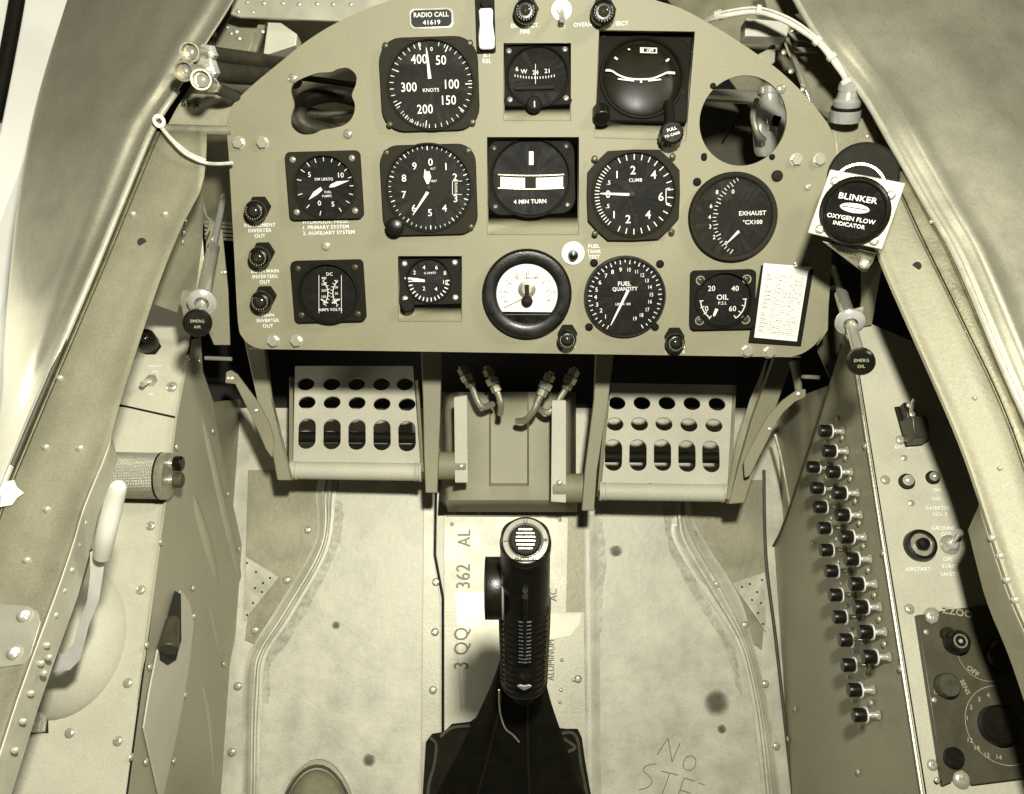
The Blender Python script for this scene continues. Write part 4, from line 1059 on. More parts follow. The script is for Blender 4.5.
fr = PF @ Matrix.Translation((*Q(780, 305), 0))
o = thing('placard_card', 'white written card in a black holder at the lower right of the panel', 'placard', fr)
inv = Matrix.Translation((-Q(780,305)[0], -Q(780,305)[1], 0))
def qq(x, y): a = Q(x, y); b = Q(780, 305); return (a[0]-b[0], a[1]-b[1])
mb = MB(); mb.plate([qq(748,342.5), qq(800.5,346), qq(813,270), qq(761,265)], (), .0002, .002); part('card_holder', mb, CASE, o, bevel=.0004)
mb = MB(); mb.plate([qq(753.5,337), qq(796,341), qq(807,272.5), qq(811,266.5), qq(763,263)], (), .0021, .0026); pcard = part('paper_card', mb, PAPER, o)
mb = MB()
A_, B_, C_ = qq(764.5,270), qq(806,274.5), qq(754.5,334)
ax_ = Vector(B_)-Vector(A_); ay_ = Vector(C_)-Vector(A_)
def cp(u, v): p = Vector(A_)+ax_*u+ay_*v; return (p.x, p.y)
def cline(u0, v0, u1, v1, wd):
    a, b = Vector(cp(u0,v0)), Vector(cp(u1,v1)); d = (b-a).normalized(); n = Vector((-d.y, d.x))*wd*K/2
    mb.poly([(a.x+n.x,a.y+n.y,.0028),(a.x-n.x,a.y-n.y,.0028),(b.x-n.x,b.y-n.y,.0028),(b.x+n.x,b.y+n.y,.0028)])
rnd = random.Random(3)
for i in range(15):
    v = .05+i*.062; cline(.02, v+.04, .30, v+.04, .22); cline(.34, v+.04, .97, v+.04, .22)
    u = .36
    while u < .9:
        l = rnd.uniform(.02, .09)
        if rnd.random() < .6: cline(u, v+rnd.uniform(0,.02), u+l, v+rnd.uniform(0,.025), .5)
        u += l+.03
    if rnd.random() < .8: cline(.06, v+.015, .06+rnd.uniform(.08,.2), v+.012, .6)
cline(.32, .02, .32, .96, .3)
part('card_lettering', mb, CASEG, pcard)
fastener(o, Matrix.Translation((*qq(796, 266), .003)), 2.4*K, 'screw', SCREW)
# ============================================================ rudder pedals
def pedal(side):
    if side == 'left':
        TL, TR, BR, BL = (293,383), (415,386), (421,481), (293,479); dd = (1.035, 1.035, .985, .985)
        lab = 'perforated grey rudder pedal hanging left of the pedestal cover'
        rows_h = [('r', [(x, 384) for x in (306,331.5,356.5,381.5,405)]), ('r', [(307,402.5),(332,402.5),(357,403),(382,404),(407,404.5)]), ('s', [(307,433.5),(332,434),(357,434.5),(382,435),(407,436)])]
    else:
        TL, TR, BR, BL = (611,389), (733,391), (727,502), (601,500); dd = (1.035, 1.035, .985, .985)
        lab = 'perforated grey rudder pedal hanging right of the pedestal cover'
        rows_h = [('r', [(617,403),(642,403),(667,403),(692,403.5),(717,404)]), ('r', [(615,424),(639.5,424),(664,424),(689,425),(714,425.5)]), ('s', [(613.5,455),(638,455),(662.5,455),(687,456),(711,456.5)])]
    pts = [at(*q, d) for q, d in zip((TL, TR, BR, BL), dd)]
    pl = Plane(pts[0], pts[2], pts[3])
    o = thing('rudder_pedal', lab, 'pedal', Matrix.Translation(pts[3]))
    fr = pl.frame((TL[0]+BR[0])/2, (TL[1]+BR[1])/2); fi = fr.inverted()
    l2 = lambda x, y: tuple((fi @ pl.hit(x, y)).xy)
    ym = 8
    outer_ = [l2(BL[0], BL[1]-ym), l2(BR[0], BR[1]-ym), l2(TR[0], TR[1]-6), l2(TL[0], TL[1]-6)]
    if side == 'left': outer_ = [l2(BL[0], BL[1]-ym), l2(BR[0], BR[1]-ym), l2(TR[0]-2, 366), l2(TL[0]+2, 366)]
    holes_ = []
    for kind, ps in rows_h:
        for (x, y) in ps:
            c = l2(x, y); k = .98/F
            if kind == 'r': holes_.append(circ(c[0], c[1], 8.9*k, 24, ry=7.2*k*1.03))
            else:
                w_, h_ = 8.9*k, 17*k; holes_.append(rrect(c[0]-w_, c[1]-h_, c[0]+w_, c[1]+h_, w_*.98, 7))
    mb = MB(); mb.M = fr; mb.plate(outer_, holes_, -.0025, 0); part('foot_plate', mb, PAINTL, o, world=True)
    n = pl.n; dn = (pl.hit(BL[0], BL[1])-pl.hit(BL[0], BL[1]-20)).normalized()
    ym_ = 437 if side == 'left' else 457
    mb = MB(); mb.rod(pl.hit(BL[0]+2, ym_, -.016), pl.hit(BR[0]-1, ym_+1, -.016), .0062, 16); part('cross_rod', mb, CASE, o, world=True)
    # turned-under lower roll, side lips
    r_ = .0100
    a, b = pl.hit(BL[0]-2, BL[1]-9, -.006), pl.hit(BR[0]+1, BR[1]-9, -.006)
    mb = MB(); mb.rod(a, b, r_, 26); part('lower_roll', mb, PAINTL, o, world=True, bevel=.001)
    for (x0, y0), (x1, y1) in ((TL, BL), (TR, BR)):
        mb = MB(); p, q = pl.hit(x0, y0-6, .0), pl.hit(x1, y1-9, .0); s_ = (pl.hit(TR[0], TR[1])-pl.hit(TL[0], TL[1])).normalized()
        sg = -1 if (x0, y0) == TL else 1
        mb.hexa([p, q, q-n*.022, p-n*.022], [v + s_*sg*.004 for v in (p+n*.001, q+n*.003, q-n*.022, p-n*.022)]); part('side_lip', mb, PAINT, o, world=True, bevel=.0008)
    for e0, e1 in ((a, a.lerp(b, .022)), (b.lerp(a, .022), b), (a.lerp(b, .04), a.lerp(b, .05)), (b.lerp(a, .05), b.lerp(a, .04))):
        mb = MB(); mb.rod(e0, e1, r_*1.10, 26); part('roll_collar', mb, PAINTL, o, world=True, bevel=.0006)
    if side == 'right':
        mb = MB(); rs = random.Random(4)
        P_ = [pl.hit(642+26*i/13, 486+rs.uniform(-1.6,1.0)-2*math.sin(i/13*3.1), .0006) for i in range(14)] + [pl.hit(668-26*i/13, 487.5+rs.uniform(-.6,1.4), .0006) for i in range(14)]
        mb.slab(P_, n, .0002); part('scuff_mark', mb, CASE, o, world=True)
    # tread tube to the centre strap
    if side == 'left': c0, c1, R_ = at(436,465.5,1.0), at(467,465.5,1.0), 14*1.0/F
    else: c0, c1, R_ = at(552,488,1.0), at(587,488,1.0), 14.5*1.0/F
    mb = MB(); mb.rod(c0, c1, R_, 26); part('pivot_tube', mb, PAINT, o, world=True, bevel=.001)
    def strap(name, P, d, t, m=PAINT, nn=None, bolts=()):
        V = [at(x, y, dep) for (x, y), dep in zip(P, d)]
        nrm = (V[1]-V[0]).cross(V[2]-V[1]).normalized()
        if nrm.dot(CAM-V[0]) < 0: nrm = -nrm
        mb = MB(); mb.slab(V, nrm, t); q = part(name, mb, m, o, world=True, bevel=.001)
        inv = FR[o.name].inverted()
        for (x, y, r2) in bolts:
            dep = sum(d)/len(d); p = Plane(V[0], V[1], V[2]).hit(x, y, .0006)
            fastener(o, inv @ frame_from(p, nrm, Vector((0, 0, 1))), r2, 'rivet', SCREW, 'pivot_bolt')
        return q
    if side == 'left':
        strap('inner_hanger', [(420,330),(442,330),(440,420),(437,493),(425.5,493),(424,455),(423,400)], [.975,.975,.975,.972,.972,.972,.975], .012)
        strap('outer_hanger', [(242,330),(262,330),(270,395),(290,477),(291,480),(277,480),(272,452),(258,404)], [1.0,1.0,.99,.97,.97,.97,.975,.985], .012)
        strap('hanger_web', [(262,345),(266,352),(274,410),(284,440),(290,476),(286,476),(272,420)], [1.0,1.0,.99,.985,.97,.972,.985], .003, PRIMER)
        strap('link_arm', [(226,372),(231,370),(237,374),(258,402),(270,425),(274,442),(272,458),(266,450),(255,425),(243,400),(235,384),(225,383)], [.955]*12, .004, bolts=((231,378.5,.0038),(255.5,410.5,.003)))
        strap('centre_strap', [(454,397),(467,395),(468,483),(455,483)], [.985]*4, .006, PAINTL, bolts=((461,466.5,.0038),))
    else:
        strap('inner_hanger', [(597,330),(617,330),(608,400),(597,470),(594,511),(582,511),(585,470),(594,400)], [.975,.975,.975,.972,.972,.972,.972,.975], .012)
        strap('outer_hanger', [(784,330),(802,330),(790,368),(770,425),(744,503),(729,504),(738,470),(752,420),(768,375)], [1.0,1.0,.995,.985,.97,.97,.972,.982,.99], .012)
        strap('hanger_web', [(768,360),(764,372),(752,400),(737,450),(728,500),(731,500),(742,455),(758,405)], [1.01,1.01,1.0,.99,.975,.972,.985,.995], .003, PRIMER)
        strap('link_arm', [(797,390),(806,389),(806,397),(795,402),(784,412),(776,424),(765,446),(750,476),(745,478),(744,462),(756,438),(768,416),(783,400)], [.955]*13, .004, bolts=((799,394,.0038),(770,429,.003)))
        strap('centre_strap', [(552,400),(566,400),(566,503),(551,502)], [.985]*4, .006, PAINTL, bolts=((559.5,483,.0038),))
        mb = MB(); mb.tube([at(794,362,.99), at(796,372,.985), at(799,392,.965)], lambda t: .0058-.002*t, 12); part('push_rod', mb, PAINT, o, world=True)
    return o
pedal('left'); pedal('right')

# thin bright pins in the dark under the panel
for (a, b, lab) in (((205,358,.95),(232,359,.95),'thin bright pin in the dark gap left of the left pedal link'), ((802,376.5,.96),(820,377.5,.95),'thin bright pin in the dark gap right of the right pedal link')):
    mb = MB(); mb.rod(at(*a), at(*b), .0022, 12); tag(part('steel_pin', mb, STEEL, None, world=True), lab, 'pin')
mb = MB(); mb.tube([at(775,434,1.03), at(782,462,1.03), at(790,505,1.03)], .0021, 8)
tag(part('drain_tube', mb, CAST, None, world=True), 'thin pale tube running down the right side wall beside the pedal', 'tube')

# hydraulic brake hoses: two pairs of fittings above the cover
def hose_fit(pts, label):
    d = [at(*p) for p in pts]; o = thing('brake_hose', label, 'hose', Matrix.Translation(d[-1]))
    mb = MB(); mb.tube(d, .0036, 10); part('pipe', mb, CAST, o, world=True)
    ax = (d[1]-d[0]).normalized(); 
    for t, r_ in ((.25,.0064),(.6,.0074),(.9,.006)):
        p = d[0].lerp(d[1], t); mb = MB(); mb.M = frame_from(p, ax, Vector((0,0,1))); mb.lathe([(r_*.85,-.004),(r_,-.0034),(r_,.0034),(r_*.85,.004)], 6); part('fitting_nut', mb, BRIGHT if t == .6 else CAST, o, world=True)
hose_fit([(461,366,1.0),(471,385,1.0),(478,402,1.0),(483,407,1.0),(493,404,1.01)], 'leftmost metal brake hose of the left pair above the cover')
hose_fit([(486,366,.99),(497,391,.99),(501,404,.99),(500,414,1.0)], 'right hose of the left pair, with a bright nut above the cover')
hose_fit([(552,372,.99),(541,395,.99),(533,412,.99),(525,420,1.0),(517,421,1.01)], 'left hose of the right pair, with a bright nut above the cover')
hose_fit([(576,368,1.0),(566,388,1.0),(552,410,1.0),(545,412,1.0),(538,408,1.01)], 'rightmost metal brake hose of the right pair above the cover')

# ============================================================ control stick
T0 = at(525.5, 541, .590); B0 = at(524, 688, .72); S0 = at(508, 830, .97)
ax = (T0-B0).normalized(); side_ = (CM.to_3x3() @ Vector((1, 0, 0)))
st = thing('control_stick', 'black control stick grip with round ringed top button in the middle', 'control stick', frame_from(S0, ax, CM.to_3x3() @ Vector((0, 1, 0))))
gx = (side_ - ax*side_.dot(ax)).normalized(); gy = ax.cross(gx)      # gy looks away or toward the camera
if gy.dot(CAM-T0) < 0: gy = -gy
L_ = (T0-B0).length
def sect(c, w_, h_, n=36, rib_=0.0, e=2.6):
    out = []
    for k in range(n):
        a = 2*math.pi*k/n; ca, sa = math.cos(a), math.sin(a)
        x = abs(ca)**(2/e)*(1 if ca >= 0 else -1)*w_; y = abs(sa)**(2/e)*(1 if sa >= 0 else -1)*h_
        out.append(c + gx*x + gy*y)
    return out
rows = []
N_ = 90
for i in range(N_+1):
    t = i/N_; c = T0.lerp(B0, t*1.02+.02) - gy*(.004+.004*math.sin(t*3))
    w_ = .0165 + .0010*math.sin(t*math.pi) - .0030*max(0, (t-.93)/.07)
    w_ += .0012*t
    h_ = .0175 + .002*math.sin(t*math.pi)
    if .38 < t < .93: w_ += .0011*math.sin(t*2*math.pi*23)
    if t > .93: k = max(.15, math.cos((t-.93)/.07*math.pi/2*.9)); w_ *= k; h_ *= k
    rows.append(sect(c, w_, h_))
mb = MB(); mb.grid(rows, close_v=True, cap0=True, cap1=True); part('grip', mb, BLACK, st, world=True, smooth=45)
RIBM = mat('rib_black', .03, .28, 0, .1, 80)
# ribs on the front face
for i in range(12):
    t = .36 + i*.025; c = T0.lerp(B0, t*1.02+.02) + gy*.0140
    mb = MB(); mb.tube([c-gx*.0045, c+gy*.0006, c+gx*.0045], .0009, 6); part('grip_rib', mb, BLACK, st, world=True)
for sd in (-1, 1):
    for i in range(14):
        t = .38 + i*.036; c = T0.lerp(B0, t*1.02+.02)
        mb = MB(); mb.tube([c+gx*sd*.0168-gy*.006, c+gx*sd*.0178, c+gx*sd*.0170+gy*.0050, c+gx*sd*.0152+gy*.0095], .0008, 6); part('grip_rib', mb, RIBM, st, world=True)
# canted head
hn = (CAM-T0).normalized(); hn = (hn*.95 + (CM.to_3x3() @ Vector((0, .25, 0)))).normalized()
hf = frame_from(T0, hn, CM.to_3x3() @ Vector((0, 1, 0)))
mb = MB(); mb.M = hf; mb.lathe([(.0155,-.050),(.0172,-.030),(.0172,-.006),(.0168,-.002),(.0158,0),(.0150,.0004)], 44); part('grip_head', mb, BLACK, st, world=True, smooth=45)
mb = MB(); mb.M = hf; mb.lathe([(.0150,.0003),(.0148,.0012),(.0118,.0018),(.0110,.0002)], 40, ring=True); hd = part('head_ring', mb, STEEL, st, world=True)
mb = MB(); mb.M = hf
for a_, s_ in ((90,'U'),(180,'L'),(0,'R'),(270,'DOWN')):
    mb.text(s_, .0128*math.cos(R(a_)), .0128*math.sin(R(a_)), .0028, .0019, R(a_-90) if a_ != 270 else 0, .01)
part('ring_lettering', mb, CASE, st, world=True)
mb = MB(); mb.M = hf; mb.lathe([(.0103,.0004),(.0100,.0032),(.0092,.0040),(0,.0040)], 36); part('trim_button', mb, MATTE, st, world=True)
for i in range(6):
    y = -.0062 + i*.0025; h_ = math.sqrt(max(0, .0088**2-y*y))*.72
    mb = MB(); mb.M = hf; mb.box((-h_, y-.0005, .0038), (h_, y+.0005, .0060)); part('button_ridge', mb, CAST, st, world=True)
# side switch housing on the left of the grip
cs_ = at(494.5, 588, .640); axd = (gy + ax*.15).normalized(); rD = .0220
mb = MB(); mb.M = frame_from(cs_, gx, ax); mb.lathe([(rD*.86,-.0068),(rD*.97,-.0060),(rD,-.0045),(rD,.0045),(rD*.97,.0060),(rD*.86,.0068)], 48); part('side_switch', mb, BLACK, st, world=True, smooth=50)
mb = MB(); mb.M = frame_from(cs_, gx, ax); mb.lathe([(rD*.97,.0052),(rD*1.02,.0056),(rD*1.02,.0066),(rD*.97,.0070)], 48, ring=True); part('switch_edge', mb, STEEL, st, world=True, smooth=50)
mb = MB(); mb.M = frame_from(cs_, gx, ax); mb.lathe([(rD*.97,-.0050),(rD*1.015,-.0055),(rD*1.015,-.0062),(rD*.97,-.0066)], 48, ring=True); part('switch_edge', mb, CASE, st, world=True, smooth=50)
c0 = cs_ + ax*.02; c1 = cs_ - ax*.024
mb = MB(); mb.tube([c0.lerp(c1,.65)+gx*.008+gy*.012, c0.lerp(c1,.85)+gx*.0085+gy*.013], .0016, 8, smooth=False); part('safety_clip', mb, BRIGHT, st, world=True)
# front trigger rib, badge, wire
mb = MB(); mb.tube([T0.lerp(B0, .22)+gy*.0145, T0.lerp(B0, .36)+gy*.0150, T0.lerp(B0, .62)+gy*.0150], lambda t: .0022*(1-.6*t), 8); part('trigger', mb, BLACK, st, world=True)
mb = MB(); bf = frame_from(T0.lerp(B0, .845)+gy*.0150, gy, ax); mb.M = bf
hs = [(0,-.0042),(.0030,-.0012),(.0050,.0022),(.0028,.0036),(0,.0020),(-.0028,.0036),(-.0050,.0022),(-.0030,-.0012)]
mb.plate([(x*1.1, y*1.0) for x, y in hs], (), 0, .0012); part('grip_badge', mb, BRIGHT, st, world=True, bevel=.0003)
mb = MB(); mb.tube([at(499,690,.70), at(500,712,.735), at(505,728,.75), at(513,735,.76), at(519,742,.765)], .0007, 8); part('safety_wire', mb, CAST, st, world=True)
mb = MB(); mb.rod(T0.lerp(B0, .90)-gy*.012, T0.lerp(B0, 1.25)-gy*.02, .010, 16); part('stick_tube', mb, CASE, st, world=True)

# canvas boot
CLOTHD = mat('boot_seam', .028, .8, 0, .3, 90, .4, 500, spec=.1)
bt = thing('stick_boot', 'dark pleated canvas boot round the foot of the control stick', 'boot', Matrix.Translation(FL.hit(508, 800)))
rows = []; n = 72
for i in range(22):
    t = i/21
    cx_ = 521 + (506-521)*t; cy_ = 655 + (850-655)*t; d = .705 + (.985-.705)*t**.9
    w_ = 20 + 66*t**1.25
    row = []
    for k in range(n):
        a = 2*math.pi*k/n
        fold = 1 + (.07+.13*t)*(math.sin(3*a+.9+t*.6)*.5 + math.sin(7*a+1.3+t)*.45 + .35*math.sin(12*a+t*4) + .12*math.sin(23*a+t*9)) * min(1, t*2+.15)
        rx = w_*d/F*fold; c = at(cx_, cy_, d)
        row.append(c + (CM.to_3x3() @ Vector((1,0,0)))*rx*math.cos(a) + (CM.to_3x3() @ Vector((0,.86,.5)))*rx*.85*math.sin(a))
    rows.append(row)
mb = MB(); mb.grid(rows, close_v=True); part('canvas_sleeve', mb, CLOTH, bt, world=True, smooth=70, solid=.001)
rnd = random.Random(2)
for a_ in (-.9, .5):
    P_ = []
    for i in range(3, 22, 3):
        k = int(((-math.pi/2 + a_*.75) % (2*math.pi))/(2*math.pi)*n) % n; P_.append(rows[i][k] + (CAM-rows[i][k]).normalized()*.0008)
    mb = MB(); mb.tube(P_, .0012, 7); part('sleeve_seam', mb, CLOTHD, bt, world=True)
edge = [(426,742),(432,734),(444,732),(452,724),(470,722),(482,714),(500,716),(540,716),(558,728),(566,729),(578,729),(582,738),(585,760),(592,800),(592,900),(420,900),(423,790)]
mb = MB(); mb.slab([FL.hit(x, y, .008) for x, y in edge], FL.n, .003); part('boot_skirt', mb, CLOTH, bt, world=True)
for pts in ([(430,738),(436,745),(434,765),(428,790),(428,830)], [(560,734),(572,733),(578,742),(581,765),(588,800)], [(440,737),(452,728),(470,726)], [(562,738),(575,747),(568,752)]):
    mb = MB(); mb.tube([FL.hit(x, y, .010+rnd.uniform(0,.002)) for x, y in pts], .0019, 7); part('binding_cord', mb, CLOTHL, bt, world=True)

# toe of a shoe at the bottom edge
so = thing('shoe', 'rounded grey toe of a shoe cut off by the bottom edge', 'shoe', Matrix.Translation(FL.hit(318, 860)))
fr = FL.frame(318, 858)
mb = MB(); mb.M = fr; rows = []
def shoe_out(s, z):
    o_ = []
    for k in range(40):
        a = 2*math.pi*k/40; x, y = math.cos(a), math.sin(a)
        o_.append((.046*s*x*(1 if y > 0 else .9), (.099 if y > 0 else .17)*s*abs(y)**.95*(1 if y > 0 else -1), z))
    return o_
mb.grid([shoe_out(1.0, .0), shoe_out(1.03, .004), shoe_out(1.03, .010), shoe_out(.98, .012)], close_v=True, cap0=True, cap1=True); part('sole', mb, CAST if False else mat('sole_welt', .30, .6, 0, .2, 90), so, world=True, smooth=50)
mb = MB(); mb.M = fr; mb.grid([shoe_out(.93*math.cos(t*math.pi/2*.97)**.7, .012+.045*math.sin(t*math.pi/2)) for t in [i/12 for i in range(13)]], close_v=True, cap1=True); part('upper', mb, SHOEM, so, world=True, smooth=60)
mb = MB(); mb.M = fr; mb.tube([(p[0], p[1], .0135) for p in shoe_out(.97, 0)] , .0016, 6, smooth=False); part('welt_seam', mb, LEATHER, so, world=True)
# ============================================================ circuit breakers on the right side
HEADS = [(825,431),(829,451),(833,472),(839,493),(842,515),(846,537),(851,559),(856,584),(860,607),(865,632),(869,657),
         (813,467),(817,488),(820,507),(824,528),(826,550),(831,571),(835,595),(839,617),(845,640),(848,665),(854,690),(859,715)]
proto = None
for i, (x, y) in enumerate(HEADS):
    # the head stands 20 mm off the plate: find its foot
    fr = RW.frame(x, y, .0175, up=(RE1-RE0))
    fr = fr @ Matrix.Translation((0, 0, -.0175))
    lab = 'black button circuit breaker in the slanting rows on the right side plate'
    if proto is None:
        proto = thing('circuit_breaker', lab, 'circuit breaker', fr, 'circuit breakers on the right side plate')
        mb = MB(); mb.lathe([(.0043,0),(.0043,.0016),(.0038,.0022)], 6); part('mounting_nut', mb, SCREW, proto)
        mb = MB(); mb.lathe([(.0025,.002),(.0025,.0078),(.0022,.0086)], 18); part('threaded_neck', mb, BRIGHT, proto, smooth=40)
        mb = MB(); mb.lathe([(.0018,.008),(.0018,.0115)], 14); part('stem', mb, BRIGHT, proto)
        mb = MB(); mb.lathe([(.0070,.0114),(.0070,.0124)], 22); part('white_band', mb, WHITEP, proto)
        mb = MB(); mb.lathe([(.0056,.0124),(.0060,.0132),(.0061,.0215),(.0054,.0228),(0,.0230)], 22); part('button', mb, BLACK, proto, smooth=35)
    else: dup(proto, fr)
fasten_on(rcon, RW, [(837,418),(842,438),(845,458),(850,479),(855,501),(859,523),(863,546),(868,570),(874,595),(879,619),(884,644),(870,667),(866,675),(871,703)], .0030, off=.001)
fasten_on(rcon, RW, [(826,441),(827,463),(826,477),(830,497),(831,518),(836,539),(838,562),(841,583),(846,606),(850,629),(854,651),(855,645),(848,677),(853,701),(860,727),(813,543)], .0024, off=.001)

# guarded switch
def on_plane(plane, x, y, up, off=0): return plane.frame(x, y, off, up=up)
RU = (RE1-RE0); LU = (LE1-LE0)
fr = on_plane(RT, 908, 428, RU) @ Matrix.Rotation(.10, 4, 'Z')
o = thing('guarded_switch', 'black guarded switch block standing on the right console', 'switch', fr)
mb = MB(); mb.box((-.0078,-.018,0), (.0078,.021,.002)); part('base_plate', mb, CASEG, o, bevel=.0008)
mb = MB(); mb.hexa([(-.008,-.018,.003),(.008,-.018,.003),(.008,.006,.003),(-.008,.006,.003)], [(-.0075,-.016,.020),(.0075,-.016,.020),(.007,.002,.026),(-.007,.002,.026)]); part('guard', mb, mat('guard_black', .035, .35, 0, .2, 80), o, bevel=.0012)
mb = MB(); mb.box((-.005,.004,.003), (.005,.020,.014)); part('hinge_block', mb, BLACK, o, bevel=.001)
for y in (.008, .017): fastener(o, Matrix.Translation((0, y, .014)), .0026, 'screw', SCREW)
mb = MB(); mb.tube([(-.0006,.010,.014),(0,.016,.020),(0,.018,.026)], .0018, 8); part('lever', mb, STEEL, o)

fr = on_plane(RT, 906, 482, RU); o = thing('push_button', 'round bright push button on the right console above the ringed knob', 'push button', fr)
mb = MB(); mb.lathe([(.0070,0),(.0070,.003),(.0050,.0035)], 20); part('collar', mb, CASEG, o)
mb = MB(); mb.lathe([(.0046,.003),(.0046,.007),(.003,.0085),(0,.009)], 20); part('cap', mb, BRIGHT, o, smooth=50)
fr = on_plane(RT, 932, 478, RU); o = thing('push_button', 'dark push button on the right console in the sill shadow', 'push button', fr)
mb = MB(); mb.lathe([(.0060,0),(.0060,.003),(.0045,.0035)], 20); part('collar', mb, CASE, o)
mb = MB(); mb.lathe([(.0040,.003),(.0040,.007),(.0025,.0085),(0,.009)], 20); part('cap', mb, STEEL, o, smooth=50)
fr = on_plane(RT, 919, 546, RU, 0); o = thing('rotary_knob', 'large black ringed knob with a pale centre on the right console', 'knob', fr)
mb = MB(); mb.lathe([(.0138,0),(.0138,.004),(.0128,.007),(.0102,.0075),(.0098,.004)], 44, ring=True); part('outer_ring', mb, BLACK, o, smooth=40)
mb = MB(); mb.lathe([(.0100,.002),(.0098,.0045),(.0050,.0048),(.0045,.0035)], 36); part('pale_ring', mb, CAST, o)
mb = MB(); mb.lathe([(.0052,.003),(.0052,.010),(.0042,.0125),(0,.0130)], 28); part('button', mb, BLACK, o, smooth=40)
fr = on_plane(RT, 949, 545, RU); o = thing('toggle_switch', 'metal toggle switch between GROUND OFF and START SAFETY lettering', 'toggle switch', fr)
mb = MB(); mb.lathe([(.0085,0),(.0085,.002),(.0060,.0022)], 24); part('washer', mb, STEEL, o)
mb = MB(); mb.lathe([(.0058,.002),(.0058,.007),(.0045,.008)], 6); part('nut', mb, BRIGHT, o)
mb = MB(); mb.tube([(0,0,.006),(0,.003,.014),(0,.006,.022)], lambda t: .0018+.0016*t, 12); part('lever', mb, BRIGHT, o)

# radio control box
fr = on_plane(RT, 960, 690, RU)
o = thing('radio_control_box', 'dark radio control box with round knobs on the right console', 'control box', fr)
fi = fr.inverted()
def rp(x, y, z=.006):
    oo = fi @ CAM; d = fi.to_3x3() @ ray(x, y); t = (z-oo.z)/d.z; q = oo+d*t; return (q.x, q.y)
ol = [rp(*q) for q in ((917,615),(925,614),(927,621),(932,624),(938,621),(940,611),(1075,592),(1110,768),(972,785),(970,775),(963,769),(955,772),(952,782),(943,786))]
mb = MB(); mb.plate(ol, (), .0003, .006); part('face_plate', mb, mat('box_grey', .055, .40, 0, .15, 60, .2, 1200), o, bevel=.0007)
fasten_on(rcon, RT, [(932,616),(961,779)], .0062, 'screw', SCREW, off=.001)
KR = .69/F
def kn(x, y, r, h, m, nm):
    c = rp(x, y, .006+h); mb = MB(); mb.lathe([(r*1.0*KR,.006),(r*KR,.006+h*.8),(r*.88*KR,.006+h),(0,.006+h)], 36, (c[0], c[1], 0)); return part(nm, mb, m, o, smooth=35)
kn(949,634,7.5,.004,CASEG,'indicator_lamp'); kn(961,641,12,.013,BLACK,'knob'); kn(950,685,12.5,.009,RUBBER,'knob'); kn(955,758,10.5,.004,BLACK,'round_socket')
kn(1003,725,20,.010,BLACK,'tuning_knob'); kn(1008,655,18,.010,BLACK,'tuning_knob')
mb = MB(); c = rp(961,641,.0195); mb.lathe([(7.5*KR,.0190),(7*KR,.0196),(6*KR,.0196),(5.6*KR,.0190)], 28, (c[0], c[1], 0), ring=True); part('knob_ring', mb, CAST, o)
mb = MB(); c = rp(961,641,.0200); mb.lathe([(2*KR,.0190),(2*KR,.0200),(0,.0201)], 14, (c[0], c[1], 0)); part('knob_dot', mb, BRIGHT, o)
mk = MB(); U = Vector(rp(950,640))-Vector(rp(950,650)); rt = math.atan2(U.y, U.x)-math.pi/2
def rt_text(s_, x, y, h, a=0): p = rp(x, y); mk.text(s_, p[0], p[1], h, .0063, rt+a, .015)
def ringline(x, y, r, a0, a1, n=18, wd=.0005):
    c = Vector(rp(x, y)); P = [c + Vector((math.cos(R(a0+(a1-a0)*i/n)), math.sin(R(a0+(a1-a0)*i/n))))*r*KR for i in range(n+1)]
    for a, b in zip(P, P[1:]):
        d = (b-a).normalized(); q = Vector((-d.y, d.x))*wd/2; mk.poly([(*(a+q),.0063),(*(a-q),.0063),(*(b-q),.0063),(*(b+q),.0063)])
rt_text('ZZOO', 957, 612, .0058); rt_text('OFF', 973, 671, .0040, R(-30)); rt_text('SENS', 965, 687, .0036, R(-60)); rt_text('OFF', 937, 690, .003, R(60))
part('box_lettering', mk, mat('box_ink', .32, .6, 0, .2, 300), o); mk = MB(); ringline(1003,725,39,90,290); part('dial_ring', mk, MATS['box_ink'], o); mk = MB(); ringline(985,652,30,180,280,12,.0004); part('dial_ring', mk, MATS['box_ink'], o); mk = MB()
for k, (x, y) in enumerate(((967,718),(971,707),(979,699),(988,695),(970,740),(977,748),(987,755),(999,757))): rt_text(str((1,2,3,4,12,18,15,14)[k]), x, y, .0034)
part('box_numbers', mk, MATS['box_ink'], o)
for (x, y) in ((926,632),(937,780),(934,700)): fastener(o, Matrix.Translation((*rp(x, y), .006)), .0019, 'screw', SCREW)

# ============================================================ left console fittings
fr = on_plane(LT, 152, 347, LU); o = thing('warning_lamp', 'black push lamp standing on the left console near its forward end', 'warning lamp', fr)
mb = MB(); mb.lathe([(.0095,0),(.0095,.006)], 6); part('hex_nut', mb, CASE, o, bevel=.0006)
mb = MB(); mb.lathe([(.0080,.006),(.0098,.008),(.0100,.020),(.0086,.023),(.0055,.023)], 30); part('lamp_cap', mb, BLACK, o, smooth=35)
mb = MB(); mb.ball((0,0,.022), .0055, 18, 5, .6, half=True); part('lens', mb, LENS, o)
fr = on_plane(LT, 152, 381, LU); o = thing('toggle_switch', 'small metal toggle switch on the left console below the black lamp', 'toggle switch', fr)
mb = MB(); mb.lathe([(.0062,0),(.0062,.003),(.0045,.0035)], 6); part('nut', mb, STEEL, o)
mb = MB(); mb.tube([(0,0,.003),(-.001,-.005,.010),(-.002,-.010,.016)], lambda t: .0016+.0012*t, 10); part('lever', mb, BRIGHT, o)

